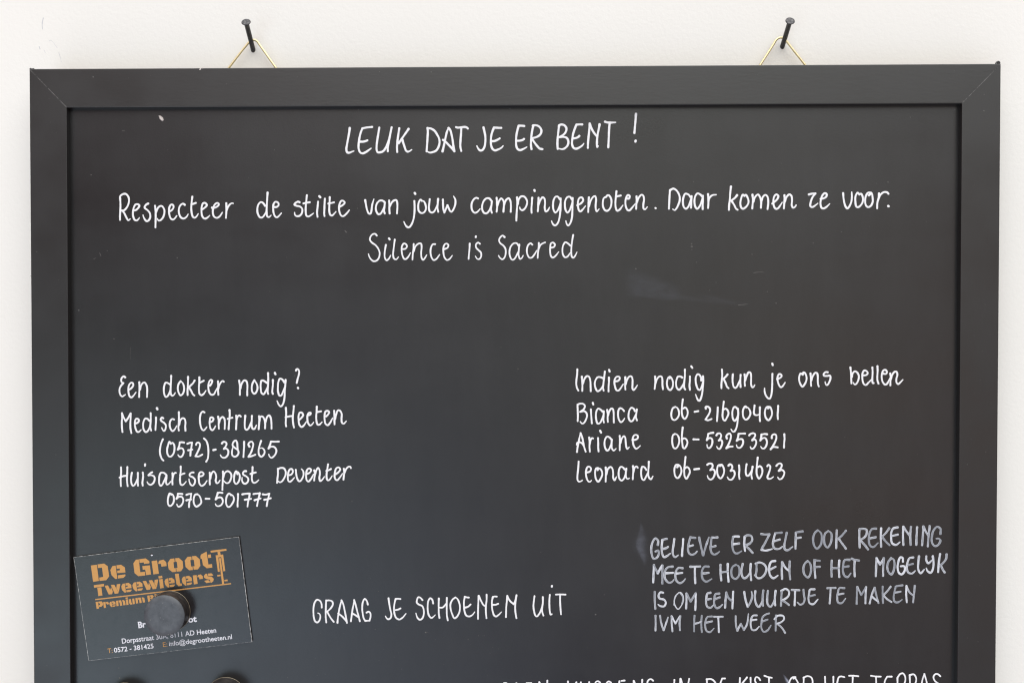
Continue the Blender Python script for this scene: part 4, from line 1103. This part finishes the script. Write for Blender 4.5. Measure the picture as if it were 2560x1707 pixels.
prints('tagline_lettering', [(A_, [[(268, 1325), (320, 1320), (348, 1475), (293, 1488)], [(328, 1318), (400, 1310), (435, 1345), (435, 1400), (400, 1435), (350, 1440), (345, 1400), (370, 1395), (365, 1355), (335, 1358)],
    [(440, 1330), (490, 1325), (510, 1455), (460, 1468)], [(498, 1330), (540, 1322), (572, 1345), (575, 1375), (530, 1385), (520, 1358), (500, 1360)]] + e_at(657, 1375, .41) + m1
    + [[(955, 1225), (1005, 1218), (1010, 1250), (960, 1258)], [(962, 1270), (1010, 1263), (1028, 1390), (980, 1398)], [(1030, 1265), (1080, 1258), (1095, 1345), (1112, 1350), (1112, 1378), (1075, 1388), (1040, 1350)], [(1110, 1250), (1158, 1245), (1175, 1370), (1125, 1378)]] + sh(m1, 450, -62)
    + [[(1455, 1180), (1510, 1173), (1530, 1318), (1480, 1325)], [(1520, 1172), (1580, 1165), (1605, 1190), (1600, 1215), (1575, 1240), (1605, 1262), (1600, 1290), (1570, 1312), (1538, 1316), (1533, 1280), (1560, 1275), (1556, 1252), (1528, 1252), (1526, 1225), (1552, 1220), (1548, 1202), (1524, 1204)],
       [(1622, 1150), (1668, 1142), (1672, 1170), (1627, 1178)], [(1628, 1188), (1675, 1180), (1692, 1290), (1647, 1298)]])], M_orange)


def text(name, s, start, end, cap, mt, bold=0.0, y=YC - .00005):
    """Printed words from baseline start to end (pixels), cap height in pixels."""
    cu = bpy.data.curves.new('t', 'FONT'); cu.body = s; cu.size = 1.0; cu.offset = bold; cu.resolution_u = 6
    tmp = bpy.data.objects.new('t', cu); C.objects.link(tmp)
    dg = bpy.context.evaluated_depsgraph_get()
    me = bpy.data.meshes.new_from_object(tmp.evaluated_get(dg))
    bpy.data.objects.remove(tmp); bpy.data.curves.remove(cu)
    xs = [v.co.x for v in me.vertices]; x0, x1 = min(xs), max(xs)
    Ls = Vector(end) - Vector(start); W = Ls.length; u = Ls / W; up = Vector((u.y, -u.x))
    kx = W / (x1 - x0); ky = cap / .70
    V = []
    for v in me.vertices:
        q = Vector(start) + u * (v.co.x - x0) * kx + up * v.co.y * ky
        V.append(at(q.x, q.y, y))
    Fc = [list(f.vertices) for f in me.polygons]
    bpy.data.meshes.remove(me)
    return obj(name, V, Fc, mt, card)

text('name_lettering', 'Br', (346.3, 1568.8), (365.5, 1566.2), 15.2, M_cardwhite, .03)
text('name_lettering', 'oot', (458.5, 1556.6), (492.4, 1552.6), 15.0, M_cardwhite, .03)
text('address_lettering', 'Dorpsstraat 30A, 8111 AD Heeten', (305.3, 1607.6), (540.8, 1580.0), 12.4, M_cardwhite, .010)
text('phone_prefix', 'T:', (269.8, 1631.8), (281.8, 1630.4), 11.8, M_orange)
text('phone_lettering', '0572 - 381425', (285.7, 1630.0), (384.2, 1619.0), 11.6, M_cardwhite, .014)
text('mail_prefix', 'E:', (408.0, 1616.0), (418.5, 1614.8), 11.8, M_orange)
text('mail_lettering', 'info@degrootheeten.nl', (423.4, 1613.8), (580.2, 1596.0), 11.8, M_cardwhite, .006)
V = [at(379 + 3.2 * math.cos(a), 1384.5 + 3.4 * math.sin(a), YC - .00003) for a in [i * .5236 for i in range(12)]]
obj('pin_hole', V, [list(range(12))], M_mag, card)
V = [at(x, yy, YC - .00025) for x, yy in ((377, 1386.3), (379, 1385.4), (382, 1386), (382.2, 1388), (379.5, 1388.8), (377.2, 1388.2))]
obj('torn_paper', V, [list(range(6))], M_cardwhite, card)

# ------------------------------------------------------------------ round magnets
def magnet(px, py, y, label, group='round magnets on the board', R=.0107, H=.0085):
    c = at(px, py, y)
    t = thing('round_magnet', label, 'magnet', c, group)
    ax = Vector((0, -1, 0))
    V, Fc = lathe(c, ax, [(R * .985, .0001), (R, .0006), (R * .98, .0012), (R * .98, H - .0007), (R * .97, H - .0003)], 72)
    obj('magnet_body', V, Fc, M_mag, t, True)
    V, Fc = lathe(c, ax, [(R * .99, H - .0005), (R * .995, H - .0002), (R * .985, H + .0001), (R * .7, H + .00014), (R * .02, H + .00016)], 72)
    obj('magnet_face', V, Fc, M_magface, t, True)
    ring = [c + Vector((math.cos(a) * (R + .00003), -.00045, math.sin(a) * (R + .00003))) for a in [i * 2 * math.pi / 96 for i in range(96)]]
    V, Fc = tube(ring, .00016, 8, closed=True)
    obj('rim', V, Fc, M_rim, t, True)

magnet(425.5, 1526.5, YC - .00006, 'round grey magnet with a dark side, pinning the business card to the board')
magnet(313, 1755.5, YP, 'dark round magnet on the board below the left end of the business card')
magnet(565.6, 1742, YP, 'dark round magnet on the board below the right end of the business card')
